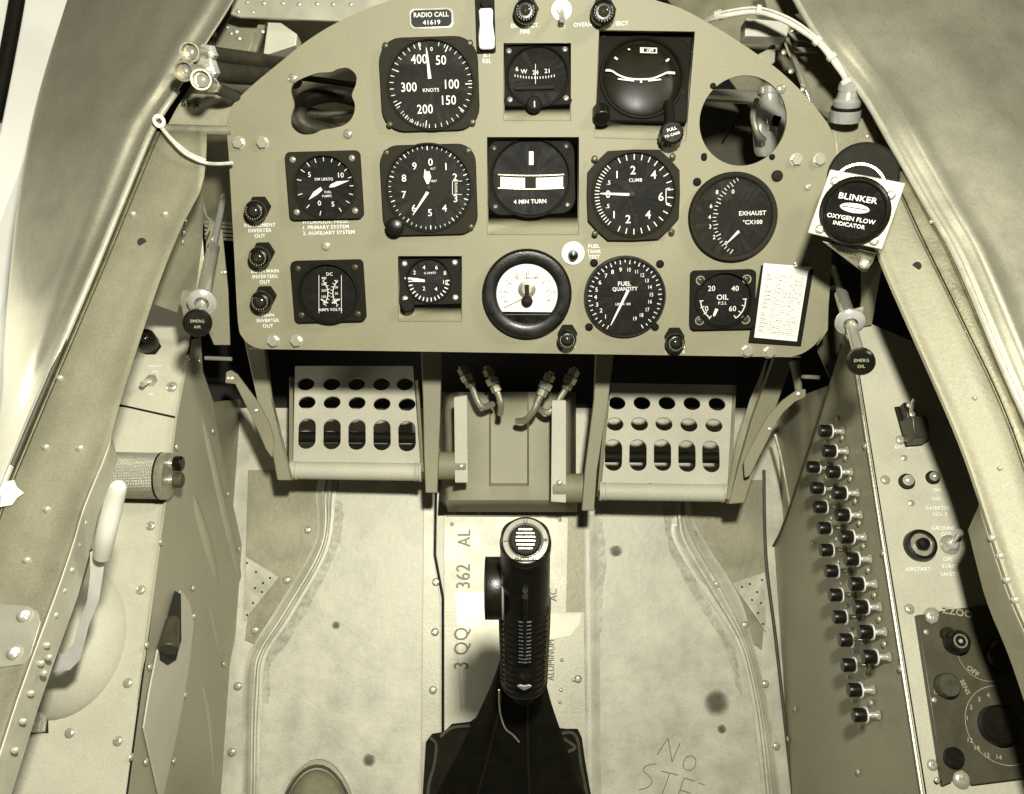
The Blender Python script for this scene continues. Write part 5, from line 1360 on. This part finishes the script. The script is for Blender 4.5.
# knurled lamp lying across the console
KN = mat('knurled_metal', .42, .42, .35, .1, 40)
if True:
    nt = KN.node_tree; N = nt.nodes; L = nt.links; b = N['Principled BSDF']
    tc = N.new('ShaderNodeTexCoord'); sx = N.new('ShaderNodeSeparateXYZ'); L.new(tc.outputs['Object'], sx.inputs[0])
    def mth(op, a, b_=None):
        m = N.new('ShaderNodeMath'); m.operation = op
        for i, q in enumerate((a, b_)):
            if q is None: continue
            if isinstance(q, (int, float)): m.inputs[i].default_value = q
            else: L.new(q, m.inputs[i])
        return m.outputs[0]
    ang = mth('MULTIPLY', mth('ARCTAN2', sx.outputs['Y'], sx.outputs['Z']), 46.0)
    xx = mth('MULTIPLY', sx.outputs['X'], 2150.0)
    v_ = mth('MULTIPLY', mth('SINE', mth('ADD', xx, ang)), mth('SINE', mth('SUBTRACT', xx, ang)))
    ck = mth('ADD', mth('MULTIPLY', v_, .5), .5)
    bu = N.new('ShaderNodeBump'); bu.inputs['Strength'].default_value = .7; bu.inputs['Distance'].default_value = .0010; L.new(ck, bu.inputs['Height']); L.new(bu.outputs[0], b.inputs['Normal'])
    mx = N.new('ShaderNodeMix'); mx.data_type = 'RGBA'; L.new(ck, mx.inputs[0]); mx.inputs[6].default_value = tone(.16); mx.inputs[7].default_value = tone(.55); L.new(mx.outputs[2], b.inputs['Base Color'])
c1 = LT.hit(163, 476, .0215); c0 = c1 - X*.10 + Vector((0, 0, .0))
o = thing('cockpit_lamp', 'knurled silver cylinder lamp lying across the left console', 'lamp', Matrix.Translation(c1))
rr = 23.5*.80/F
mb = MB(); mb.rod(c0, c1, rr, 48); part('knurled_barrel', mb, KN, o, world=True)
mb = MB(); mb.M = frame_from(c1, X, Vector((0,0,1))); mb.lathe([(rr,-.0015),(rr*1.02,.0),(rr*1.02,.0045),(rr*.93,.006),(0,.006)], 48); part('end_cap', mb, CAST, o, world=True)
mb = MB(); mb.rod(c1 - X*.0022, c1 - X*.0008, rr*1.025, 48); part('dark_ring', mb, CASE, o, world=True)
e = CM.to_3x3() @ Vector((0, 1, 0))
for dy, m_ in ((.0115, BLACK), (-.0035, RUBBER)):
    mb = MB(); p = c1 + e*dy + X*.006; mb.rod(p, p + X*.005, .0045, 14); part('knob_stem', mb, STEEL, o, world=True)
    mb = MB(); mb.M = frame_from(p + X*.004, X, e); mb.lathe([(.0062,0),(.0070,.001),(.0070,.0065),(.0058,.008)], 12); part('knob', mb, m_, o, world=True, bevel=.0004)
# white lever in front of the bulge
o = thing('white_lever', 'white painted lever rising in front of the bulge on the left console', 'lever', Matrix.Translation(at(62, 668, .70)))
mb = MB(); mb.tube([at(118,488,.62), at(113,505,.625), at(106,535,.63), at(102,556,.64)], lambda t: .0058+.0010*math.sin(t*3), 18); part('grip', mb, LEVERW, o, world=True)
mb = MB(); mb.ball((0,0,0), .0058, 16, 8)
for v in mb.bm.verts: v.co += at(118,488,.62)
part('grip_end', mb, LEVERW, o, world=True, smooth=80)
AR = [(106,546),(103,575),(99,600),(89,625),(84,645),(80,660),(70,670),(53,672),(49,668),(49,655),(54,638),(58,642),(57,652),(62,655),(73,645),(78,628),(87,600),(90,575),(90,552)]
mb = MB(); mb.slab([at(x, y, .64+(y-548)*.0004) for x, y in AR], (CAM-at(80,600,.65)).normalized(), .004); part('lever_arm', mb, mat('arm_pale', .74, .4, .2, .1, 40), o, world=True, bevel=.001)
mb = MB(); mb.tube([at(84,548,.66), at(78,570,.66), at(72,588,.665), at(66,600,.67)], .006, 10); tag(part('dark_hinge', mb, RUBBER, None, world=True), 'dark rubber hinge beside the white lever against the left sill', 'hinge')

# ============================================================ gear handle on the left, and its mate on the right
def pull(label, knob_at, ring_at, far, rk, txt, sill_side):
    k0, r0, f0 = at(*knob_at), at(*ring_at), at(*far)
    ax = (k0-r0).normalized(); o = thing('pull_handle', label, 'pull handle', frame_from(r0, ax, Vector((0,0,1))))
    mb = MB(); mb.rod(f0, r0.lerp(f0, .45), .0032, 14); part('pull_rod', mb, BRIGHT, o, world=True)
    mb = MB(); mb.rod(r0.lerp(f0, .47), r0, .0058, 18); part('sleeve', mb, STEEL, o, world=True, bevel=.0006)
    mb = MB(); mb.lathe([(.0060,-.003),(.0115,-.002),(.0120,.001),(.0090,.0035),(.0060,.004)], 34, ring=True); part('collar_ring', mb, BRIGHT, o, smooth=40)
    mb = MB(); mb.rod(r0, k0-ax*.006, .0045, 16); part('shaft', mb, STEEL, o, world=True)
    kf = frame_from(k0, ((CAM-k0).normalized()*.8+ax*.9).normalized(), CM.to_3x3() @ Vector((0,1,0)))
    mb = MB(); mb.M = kf; mb.lathe([(.0052,-.022),(.0070,-.016),(.0085,-.008),(rk*.95,-.006),(rk,-.003),(rk,.001),(rk*.86,.0026),(0,.0030)], 36); part('knob', mb, BLACK, o, world=True, smooth=40)
    mb = MB(); mb.M = kf; mb.text(txt[0], 0, .0024, .0024, .0033, 0, .015); mb.text(txt[1], 0, -.0024, .0024, .0033, 0, .015); part('knob_lettering', mb, FAINT, o, world=True)
    return o
pull('black pull knob on a chrome shaft left of the instrument panel', (197.5,323,.735), (202,302,.77), (224,196,.93), .0115, ('EMERG', 'AIR'), 'l')
pull('black pull knob on a chrome shaft below the blinker indicator', (861,362,.69), (850,322,.735), (833,268,.85), .0105, ('EMERG', 'OIL'), 'r')
# brackets that carry them
mb = MB(); mb.slab([at(*q) for q in ((182,290,.778),(200,291,.775),(212,296,.775),(213,306,.775),(205,312,.775),(191,312,.775),(184,318,.775),(180,300,.778))], (CAM-at(200,300,.77)).normalized(), .002)
tag(part('handle_bracket', mb, CAST, None, world=True, bevel=.0004), 'small metal bracket carrying the left pull knob shaft', 'bracket')
mb = MB(); mb.slab([at(*q) for q in ((838,318,.745),(846,311,.745),(864,306,.745),(863,324,.745),(856,333,.745),(846,334,.745),(839,328,.745))], (CAM-at(850,320,.74)).normalized(), .002)
tag(part('handle_bracket', mb, CAST, None, world=True, bevel=.0004), 'small metal bracket carrying the right pull knob shaft', 'bracket')

# web plates under the sills, seen beside the panel
WB = mat('web_metal', .17, .42, .4, .3, 22, .2, 200)
def web(name, pts, label, m, riv, t=.002):
    V = [at(*q) for q in pts]; n = (V[1]-V[0]).cross(V[2]-V[1]).normalized()
    if n.dot(CAM-V[0]) < 0: n = -n
    o = thing(name, label, 'web plate', Matrix.Translation(V[0])); mb = MB(); mb.slab(V, n, t); part('plate', mb, m, o, world=True, bevel=.0005)
    inv = FR[o.name].inverted(); p_ = Plane(V[0], V[1], V[2])
    for (x, y, r_) in riv: fastener(o, inv @ frame_from(p_.hit(x, y, .001), n, Vector((0,0,1))), r_, 'rivet', SCREW)
    return o
web('web_plate', [(150,303,.80),(200,180,.80),(204,200,.83),(203,235,.84),(207,290,.85),(205,330,.86),(192,318,.85)], 'riveted side web between the left sill and the left pull knob', PRIMER, [(186,222,.0028),(184,233,.0028),(183,242,.0028),(196,240,.002)])
web('web_plate', [(205,325,.90),(206,230,.90),(214,222,.90),(222,230,.90),(228,290,.90),(230,345,.90),(214,345,.90)], 'tall rounded plate in the dark gap left of the instrument panel', PAINT, [(224,272,.003)])
web('web_plate', [(862,270,.80),(884,258,.80),(878,290,.82),(872,325,.85),(858,328,.85),(862,300,.83)], 'short pale post below the bracket of the blinker indicator', PRIMER, [(873,255,.0025)])
web('web_plate', [(810,300,.92),(838,290,.92),(846,330,.92),(852,372,.92),(830,378,.92),(818,352,.90)], 'dark side plate in the gap right of the instrument panel', WB, [(833,288,.003)])
web('web_plate', [(800,300,.845),(829,300,.845),(828,330,.845),(818,345,.845),(800,345,.845)], 'pale plate behind the lower right corner of the panel', PAINT, [])
mb = MB(); mb.tube([at(202,198,.86), at(206,215,.86), at(211,222,.86), at(206,235,.86)], .0012, 8)
tag(part('thin_wire', mb, STEEL, None, world=True), 'thin bent wire beside the left pull handle rod', 'wire')
for k in range(5):
    mb = MB(); mb.tube([at(205,222+k*4,.95), at(240,224+k*4,.95)], .0016, 8, smooth=False)
    tag(part('thin_pipe', mb, STEEL, None, world=True), 'one of the stacked thin pipes crossing the dark gap left of the panel', 'pipe', 'thin pipes in the dark gap left of the panel')
if True:
    # safety cord with lug
    o = thing('safety_cord', 'pale twisted cord with a lug tied from the left sill to the panel', 'cord', Matrix.Translation(at(159,122,.77)))
    mb = MB(); mb.tube([at(162,128,.757), at(172,140,.752), at(185,153,.750), at(203,162,.752), at(216,164,.77), at(232,163,.79)], .0016, 8); part('cord', mb, CABLE, o, world=True)
    mb = MB(); mb.tube([at(166,132,.755), at(176,142,.751), at(190,153,.749), at(206,160,.752)], .0008, 6); part('cord_strand', mb, CABLE, o, world=True)
    f2 = frame_from(at(159,121,.762), (CAM-at(159,121,.762)).normalized(), Vector((0,0,1)))
    mb = MB(); mb.M = f2; mb.plate(circ(0,0,.0052,24,ry=.0058), [circ(0,0,.0022,16)], 0, .0014); part('lug', mb, CABLE, o, world=True, bevel=.0003)

# ============================================================ structure above and behind the panel, left
def block(name, pts, t, m, label, cat_, bevel=.0008, riv=()):
    V = [at(*q) for q in pts]; n = (V[1]-V[0]).cross(V[2]-V[1]).normalized()
    if n.dot(CAM-V[0]) < 0: n = -n
    o = thing(name, label, cat_, Matrix.Translation(V[0])); mb = MB(); mb.slab(V, n, t); part('body', mb, m, o, world=True, bevel=bevel)
    inv = FR[o.name].inverted(); p_ = Plane(V[0], V[1], V[2])
    for (x, y, r_) in riv: fastener(o, inv @ frame_from(p_.hit(x, y, .0006), n, Vector((0,0,1))), r_, 'rivet', SCREW)
    return o
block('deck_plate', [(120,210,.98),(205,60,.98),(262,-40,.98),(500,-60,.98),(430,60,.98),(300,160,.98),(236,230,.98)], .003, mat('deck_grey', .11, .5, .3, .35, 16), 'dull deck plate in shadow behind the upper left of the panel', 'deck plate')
block('shelf_rail', [(238,-30,.86),(420,-30,.86),(400,2,.86),(342,21,.86),(240,17,.86),(230,14,.86)], .004, mat('shelf_metal', .5, .4, .4, .1, 30), 'bright flat rail with a row of rivets behind the panel top left', 'rail', riv=[(238,11,.0022),(253,12,.0016),(247,2,.0016),(264,3,.002),(283,3,.002),(299,4,.002),(317,3.5,.002),(333,4,.002),(351,4,.002)])
block('gusset_plate', [(205,48,.90),(231,17,.90),(262,19,.90),(247,57,.90),(212,52,.90)], .003, PRIMER, 'dented metal gusset above the black hoses', 'gusset', riv=[(214,34,.003),(212,43,.003),(227,27,.002),(236,31,.0035),(239,38,.003),(231,33,.002)])
block('angle_strip', [(260,18,.885),(267,19,.885),(254,58,.885),(247,57,.885)], .006, CAST, 'narrow bright strip beside the dented gusset', 'strip', riv=[(262,31,.003)])
block('white_block', [(268,20,.875),(280,22,.875),(297,34,.875),(296,45,.875),(263,56,.875),(266,34,.875)], .02, mat('block_pale', .55, .45, .1, .05, 40), 'pale six-sided metal block behind the upper left arch', 'block')
block('mounting_bracket', [(186,93,.80),(239,96,.80),(232,110,.80),(229,130,.80),(166,127,.80),(176,108,.80)], .003, PRIMER, 'flat bracket pencilled with numbers between left sill and panel', 'bracket')
mb = MB(); mb.tube([at(166,129,.797), at(232,131,.797)], .0045, 12, smooth=False); o_ = part('bracket_lip', mb, CAST, [x for x in col.objects if x.name.startswith('mounting_bracket')][0], world=True)
mb = MB(); fr = frame_from(at(192,104,.7975), (CAM-at(190,102,.8)).normalized(), CM.to_3x3() @ Vector((0,1,0))); mb.M = fr; mb.text('69 R.H.', .004, 0, .0058, 0, -.05, 0); part('pencil_marks', mb, CASE, [x for x in col.objects if x.name.startswith('mounting_bracket')][0], world=True)
block('side_bracket', [(168,133,.82),(203,133,.82),(203,163,.83),(166,152,.82)], .003, PRIMER, 'small shadowed bracket below the pencilled one beside the cord', 'bracket')

def hose(label, pts, r, end, er, m):
    P = [at(*q) for q in pts]; o = thing('black_hose', label, 'hose', Matrix.Translation(P[0]))
    mb = MB(); mb.tube(P, r, 20); part('hose_tube', mb, m, o, world=True, smooth=70)
    e_ = at(*end); ax = (e_-P[0]).normalized()
    mb = MB(); mb.M = frame_from(P[0], ax, Vector((0,0,1))); h_ = (e_-P[0]).length
    mb.lathe([(r*1.18,-.002),(r*1.25,0),(r*1.25,.006),(r*1.05,.007)], 6); part('hex_fitting', mb, BRIGHT, o, world=True)
    fe = frame_from(e_, ((CAM-e_).normalized()*.75+ax*.6).normalized(), Vector((0,0,1)))
    mb = MB(); mb.rod(P[0], e_ - ax*.004, er*.62, 18); part('neck', mb, STEEL, o, world=True)
    mb = MB(); mb.M = fe; mb.lathe([(er*.8,-.012),(er*.96,-.010),(er,-.001),(er*.96,.0004),(er*.80,.0004),(er*.74,-.003),(er*.70,-.006),(0,-.0065)], 30); part('end_fitting', mb, CAST, o, world=True, smooth=40)
    mb = MB(); mb.M = fe; mb.ball((er*.1,0,-.0055), er*.36, 14, 6); part('end_plug', mb, BRIGHT, o, world=True)
hose('upper of the three open-ended black hoses at the left sill', [(209,54,.775),(232,57,.80),(262,61,.83),(295,66,.88)], .0068, (189.5,52,.745), .0085, HOSE)
hose('lower left of the three open-ended black hoses at the left sill', [(209,70,.765),(232,74,.79),(262,76,.83),(295,80,.88)], .0085, (183.5,71,.735), .0085, HOSE)
hose('lower right hose end, nearest the pencilled bracket', [(214,86,.75),(222,91,.76),(236,96,.79)], .0050, (201,79.5,.715), .0085, HOSE)
# things behind the clover hole: a bent hose in the dark
mb = MB(); mb.tube([at(360,100,.95), at(335,94,.93), at(310,98,.92), at(299,108,.92), at(302,122,.92), at(320,130,.93), at(350,134,.95)], .0085, 20)
tag(part('bent_hose', mb, RUBBER, None, world=True, smooth=70), 'thick bent hose seen through the clover-shaped hole', 'hose')
mb = MB(); mb.tube([at(300,112,.94), at(325,114,.94), at(357,111,.94)], lambda t: .0065*(1-t)+.0012, 12)
tag(part('tapered_boot', mb, RUBBER, None, world=True, smooth=70), 'tapered dark fitting inside the bend of the hose', 'fitting')
mb = MB(); mb.tube([at(285,76,.90), at(320,80,.90), at(360,86,.91)], .003, 12)
tag(part('cable_run', mb, CASE, None, world=True), 'dark cable crossing the top of the clover-shaped hole', 'cable')

# ============================================================ right: connector, cables, canister
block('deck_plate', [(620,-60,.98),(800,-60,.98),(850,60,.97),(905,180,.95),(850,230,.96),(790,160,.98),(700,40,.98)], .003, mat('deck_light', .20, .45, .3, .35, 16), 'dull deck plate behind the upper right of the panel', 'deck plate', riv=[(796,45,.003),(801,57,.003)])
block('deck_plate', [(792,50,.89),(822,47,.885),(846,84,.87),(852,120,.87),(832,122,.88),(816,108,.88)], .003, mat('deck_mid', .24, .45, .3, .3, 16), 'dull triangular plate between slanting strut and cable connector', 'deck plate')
block('white_block', [(746,18,.86),(790,22,.86),(787,37,.86),(745,36,.86)], .02, mat('block_pale2', .62, .45, .1, .05, 40), 'pale rectangular block under the white cables at the top right', 'block')
block('angle_strip', [(784,37,.875),(789,37,.875),(819,112,.875),(812,108,.875)], .006, STEEL, 'slanting metal strut behind the right side of the arch', 'strut', riv=[(784,52,.003),(791,71,.003),(803,89,.003)])
block('angle_strip', [(794,46.5,.87),(817,48,.87),(818,52,.87),(795,51.5,.87)], .004, CAST, 'short bright strip beside the slanting strut', 'strip')
block('gusset_plate', [(758,-20,.89),(790,-20,.89),(800,12,.89),(778,20,.89),(768,9,.89)], .003, PRIMER, 'drilled gusset plate at the top right beyond the cables', 'gusset')
block('gusset_plate', [(766,50,.90),(776,40,.90),(775,62,.90),(770,66,.90),(758,54,.90)], .003, mat('gusset_pale', .45, .4, .3, .1, 30), 'small pale gusset below the rectangular block', 'gusset')
block('gusset_plate', [(788,8,.885),(812,30,.885),(818,42,.885),(796,40,.885),(786,30,.885)], .003, PRIMER, 'riveted gusset under the curve of the white cables', 'gusset', riv=[(793,30,.003),(800,31,.004),(801,24,.0025)])
o = thing('cable_connector', 'ringed silver connector plug where the white cables end', 'connector', frame_from(at(846,112,.80), (at(849,92,.80)-at(846,116,.81)).normalized(), Vector((0,0,1))))
mb = MB(); mb.lathe([(.0130,-.008),(.0130,.002),(.0110,.004),(.0118,.006),(.0118,.010),(.0095,.012),(.0082,.018),(.0092,.019),(.0088,.024),(.0060,.026)], 34); part('plug_body', mb, BRIGHT, o, smooth=35)
mb = MB(); mb.lathe([(.0128,.0022),(.0132,.003),(.0132,.004),(.0128,.005)], 34); part('dark_ring', mb, CASE, o)
block('connector_box', [(829,118,.82),(870,117,.82),(878,124,.82),(882,155,.82),(880,175,.82),(836,165,.82),(834,140,.82)], .03, SILL, 'metal box under the connector plug beside the right sill', 'box', bevel=.002, riv=[(868,136,.002),(872,146,.002)])
for i, (dx, dy, lab) in enumerate(((0,0,'upper white cable curving from the panel top to the connector'), (-1.5,3.4,'lower white cable curving from the panel top to the connector'), (1.5,-1,'thin outer wire of the white cable bundle'))):
    P = [(706,20+dy*.6,.84), (722,13+dy,.82), (755,8.5+dy,.81), (780,15+dy,.80), (802,27+dy,.795), (820,42+dy+dx,.79), (836,61+dy,.79), (846,80,.79), (848+dx,98,.80)]
    mb = MB(); mb.tube([at(x+dx*.3, y, d-.002*i) for x, y, d in P], (.0020, .0024, .0011)[i], 10); tag(part('cable', mb, CABLE, None, world=True, smooth=70), lab, 'cable')
o = thing('cable_tie', 'short tape wraps holding the white cable bundle', 'cable tie', Matrix.Translation(at(758,10,.80)))
for (a, b) in (((756,9.5,.806),(760,10.2,.806)), ((815,39,.788),(819,42.5,.788)), ((830,55,.787),(833,59,.787)), ((716,16,.823),(721,14.5,.82)), ((845,80,.787),(846.5,84,.787))):
    mb = MB(); mb.rod(at(*a), at(*b), .0046, 12); part('wrap', mb, CABLE, o, world=True)
# bright canister seen through the round hole
o = thing('silver_canister', 'shiny canister and pipe seen through the round hole', 'canister', Matrix.Translation(at(769,125,.93)))
mb = MB(); mb.M = frame_from(at(770,104,.92), (CM.to_3x3() @ Vector((-.15,1,.35))), Vector((0,0,1))); mb.lathe([(.016,-.050),(.018,-.045),(.019,-.020),(.017,-.008),(.010,.000),(.0085,.010),(.011,.012),(.011,.018),(.006,.020)], 30); part('body', mb, BRIGHT, o, world=True, smooth=50)
mb = MB(); mb.rod(at(706,95,.97), at(765,98,.93), .0070, 16); part('pipe', mb, STEEL, o, world=True)
mb = MB(); mb.tube([at(757,100,.90), at(753,115,.89), at(757,132,.89), at(764,140,.90)], .003, 10); part('clamp_band', mb, CAST, o, world=True)
mb = MB(); mb.M = frame_from(at(776,121,.885), (CAM-at(776,121,.885)).normalized(), Vector((0,0,1))); mb.box((-.004,-.005,-.006), (.004,.005,.002)); part('clamp_block', mb, CASE, o, world=True, bevel=.0008)
block('inner_panel', [(690,100,1.05),(800,90,1.05),(810,175,1.05),(690,175,1.05)], .003, mat('inner_dark', .06, .5, .2, .3, 22), 'dark sheet seen behind the shiny canister through the round hole', 'panel')
mb = MB(); mb.tube([at(723,140,1.03), at(742,112,1.03)], .001, 6, smooth=False); tag(part('thin_wire', mb, CASEG, None, world=True), 'thin slanting wire seen through the round hole', 'wire')

# ============================================================ blinker indicator
pc = at(856, 210, .68)
nrm = ((CAM-pc).normalized() + CM.to_3x3() @ Vector((.02, .05, 0))).normalized()
upb = CM.to_3x3() @ Vector((math.sin(R(-13.5))*-1, math.cos(R(13.5)), 0))
bf = frame_from(pc, nrm, CM.to_3x3() @ Vector((math.sin(R(14)), math.cos(R(14)), 0)))
bi = bf.inverted()
def bp(x, y, z=0.0):
    oo = bi @ CAM; d = bi.to_3x3() @ ray(x, y); t = (z-oo.z)/d.z; q = oo+d*t; return (q.x, q.y)
KB = .68/F
o = thing('oxygen_indicator', 'square plate indicator lettered BLINKER OXYGEN FLOW INDICATOR right of the panel', 'indicator', bf)
sq = [bp(830,169), bp(906,183), bp(882.5,250), bp(807,233)]
mb = MB(); mb.plate(sq, (), -.003, 0); part('mounting_plate', mb, mat('plate_pale', .33, .4, .25, .08, 30), o, bevel=.0008)
c = bp(855,211)
mb = MB(); mb.lathe([(33.5*KB,.0001),(33.8*KB,.003),(32*KB,.0060),(29.5*KB,.0066),(28*KB,.0050),(27.5*KB,.0030)], 56, (c[0], c[1], 0), ring=True); part('bezel', mb, BLACK, o, smooth=50)
mb = MB(); mb.lathe([(28*KB,.0034),(0,.0034)], 48, (c[0], c[1], 0)); part('dial_face', mb, MATTE, o)
mk = MB()
def bt_text(s_, x, y, h, sx=1): p = bp(x, y); mk.text(s_, p[0], p[1], h*KB, .0045, 0, .02, sx=sx)
bt_text('BLINKER', 858, 198.5, 5.6, 1.15); bt_text('OXYGEN FLOW', 851, 218.8, 4.1, 1.05); bt_text('INDICATOR', 849, 225.0, 3.8, 1.0)
part('dial_markings', mk, WHITE, o)
p = bp(854.5, 208.5); mb = MB(); mb.lathe([(14.3*KB,.0036),(13.5*KB,.0046),(0,.005)], 34, (p[0], p[1], 0), sx=1, sy=.34); part('blinker_eye', mb, CREAM, o)
mb = MB(); mb.M = Matrix.Translation((p[0], p[1]+.2*KB, 0)); mb.box((-12*KB,-.35*KB,.005), (12*KB,.45*KB,.0054)); part('eye_slit', mb, CASEG, o)
for q in ((835,181),(891,195),(820,229),(874,241)): fastener(o, Matrix.Translation((*bp(*q), 0)), 4.2*KB, 'screw', SCREW)
mb = MB(); cb = bp(857,186,-.03); mb.lathe([(34*KB,-.062),(34*KB,-.004)], 44, (c[0], c[1], 0)); part('housing', mb, BLACK, o, smooth=40)
cB = bp(862,180,-.03)
mb = MB(); mb.lathe([(32*KB,-.034),(34.5*KB,-.030),(34.5*KB,-.006),(32*KB,-.004)], 44, (cB[0], cB[1], 0)); part('rear_drum', mb, MATTE, o, smooth=40)
cD = bp(858,190,-.004); mb = MB(); mb.lathe([(26.5*KB,-.0039),(26.5*KB,-.0030),(24.2*KB,-.0030),(24.2*KB,-.0039)], 44, (cD[0], cD[1], 0), ring=True); part('drum_band', mb, CAST, o, smooth=40)
# support foot under the plate
V = [at(822,241,.70), at(876,253,.70), at(873,262,.71), at(866,272,.715), at(861,271,.715)]
mb = MB(); mb.slab(V, (CAM-V[0]).normalized(), .003); part('support_foot', mb, PRIMER, o, world=True, bevel=.0006)
mb = MB(); mb.M = bi.inverted() @ Matrix.Translation((*bp(849,253,-.02), -.0145)); part_fr = None
fr2 = frame_from(at(849,252,.699), (CAM-at(849,252,.7)).normalized(), CM.to_3x3() @ Vector((.3,1,0))); mb.M = fr2; mb.text('OXYGEN', 0, 0, .0032, 0, -.1, .005); part('foot_lettering', mb, CASEG, o, world=True)
fastener(o, bi @ frame_from(at(864,264,.706), (CAM-at(864,264,.706)).normalized(), Vector((0,0,1))), .0034, 'screw', SCREW)
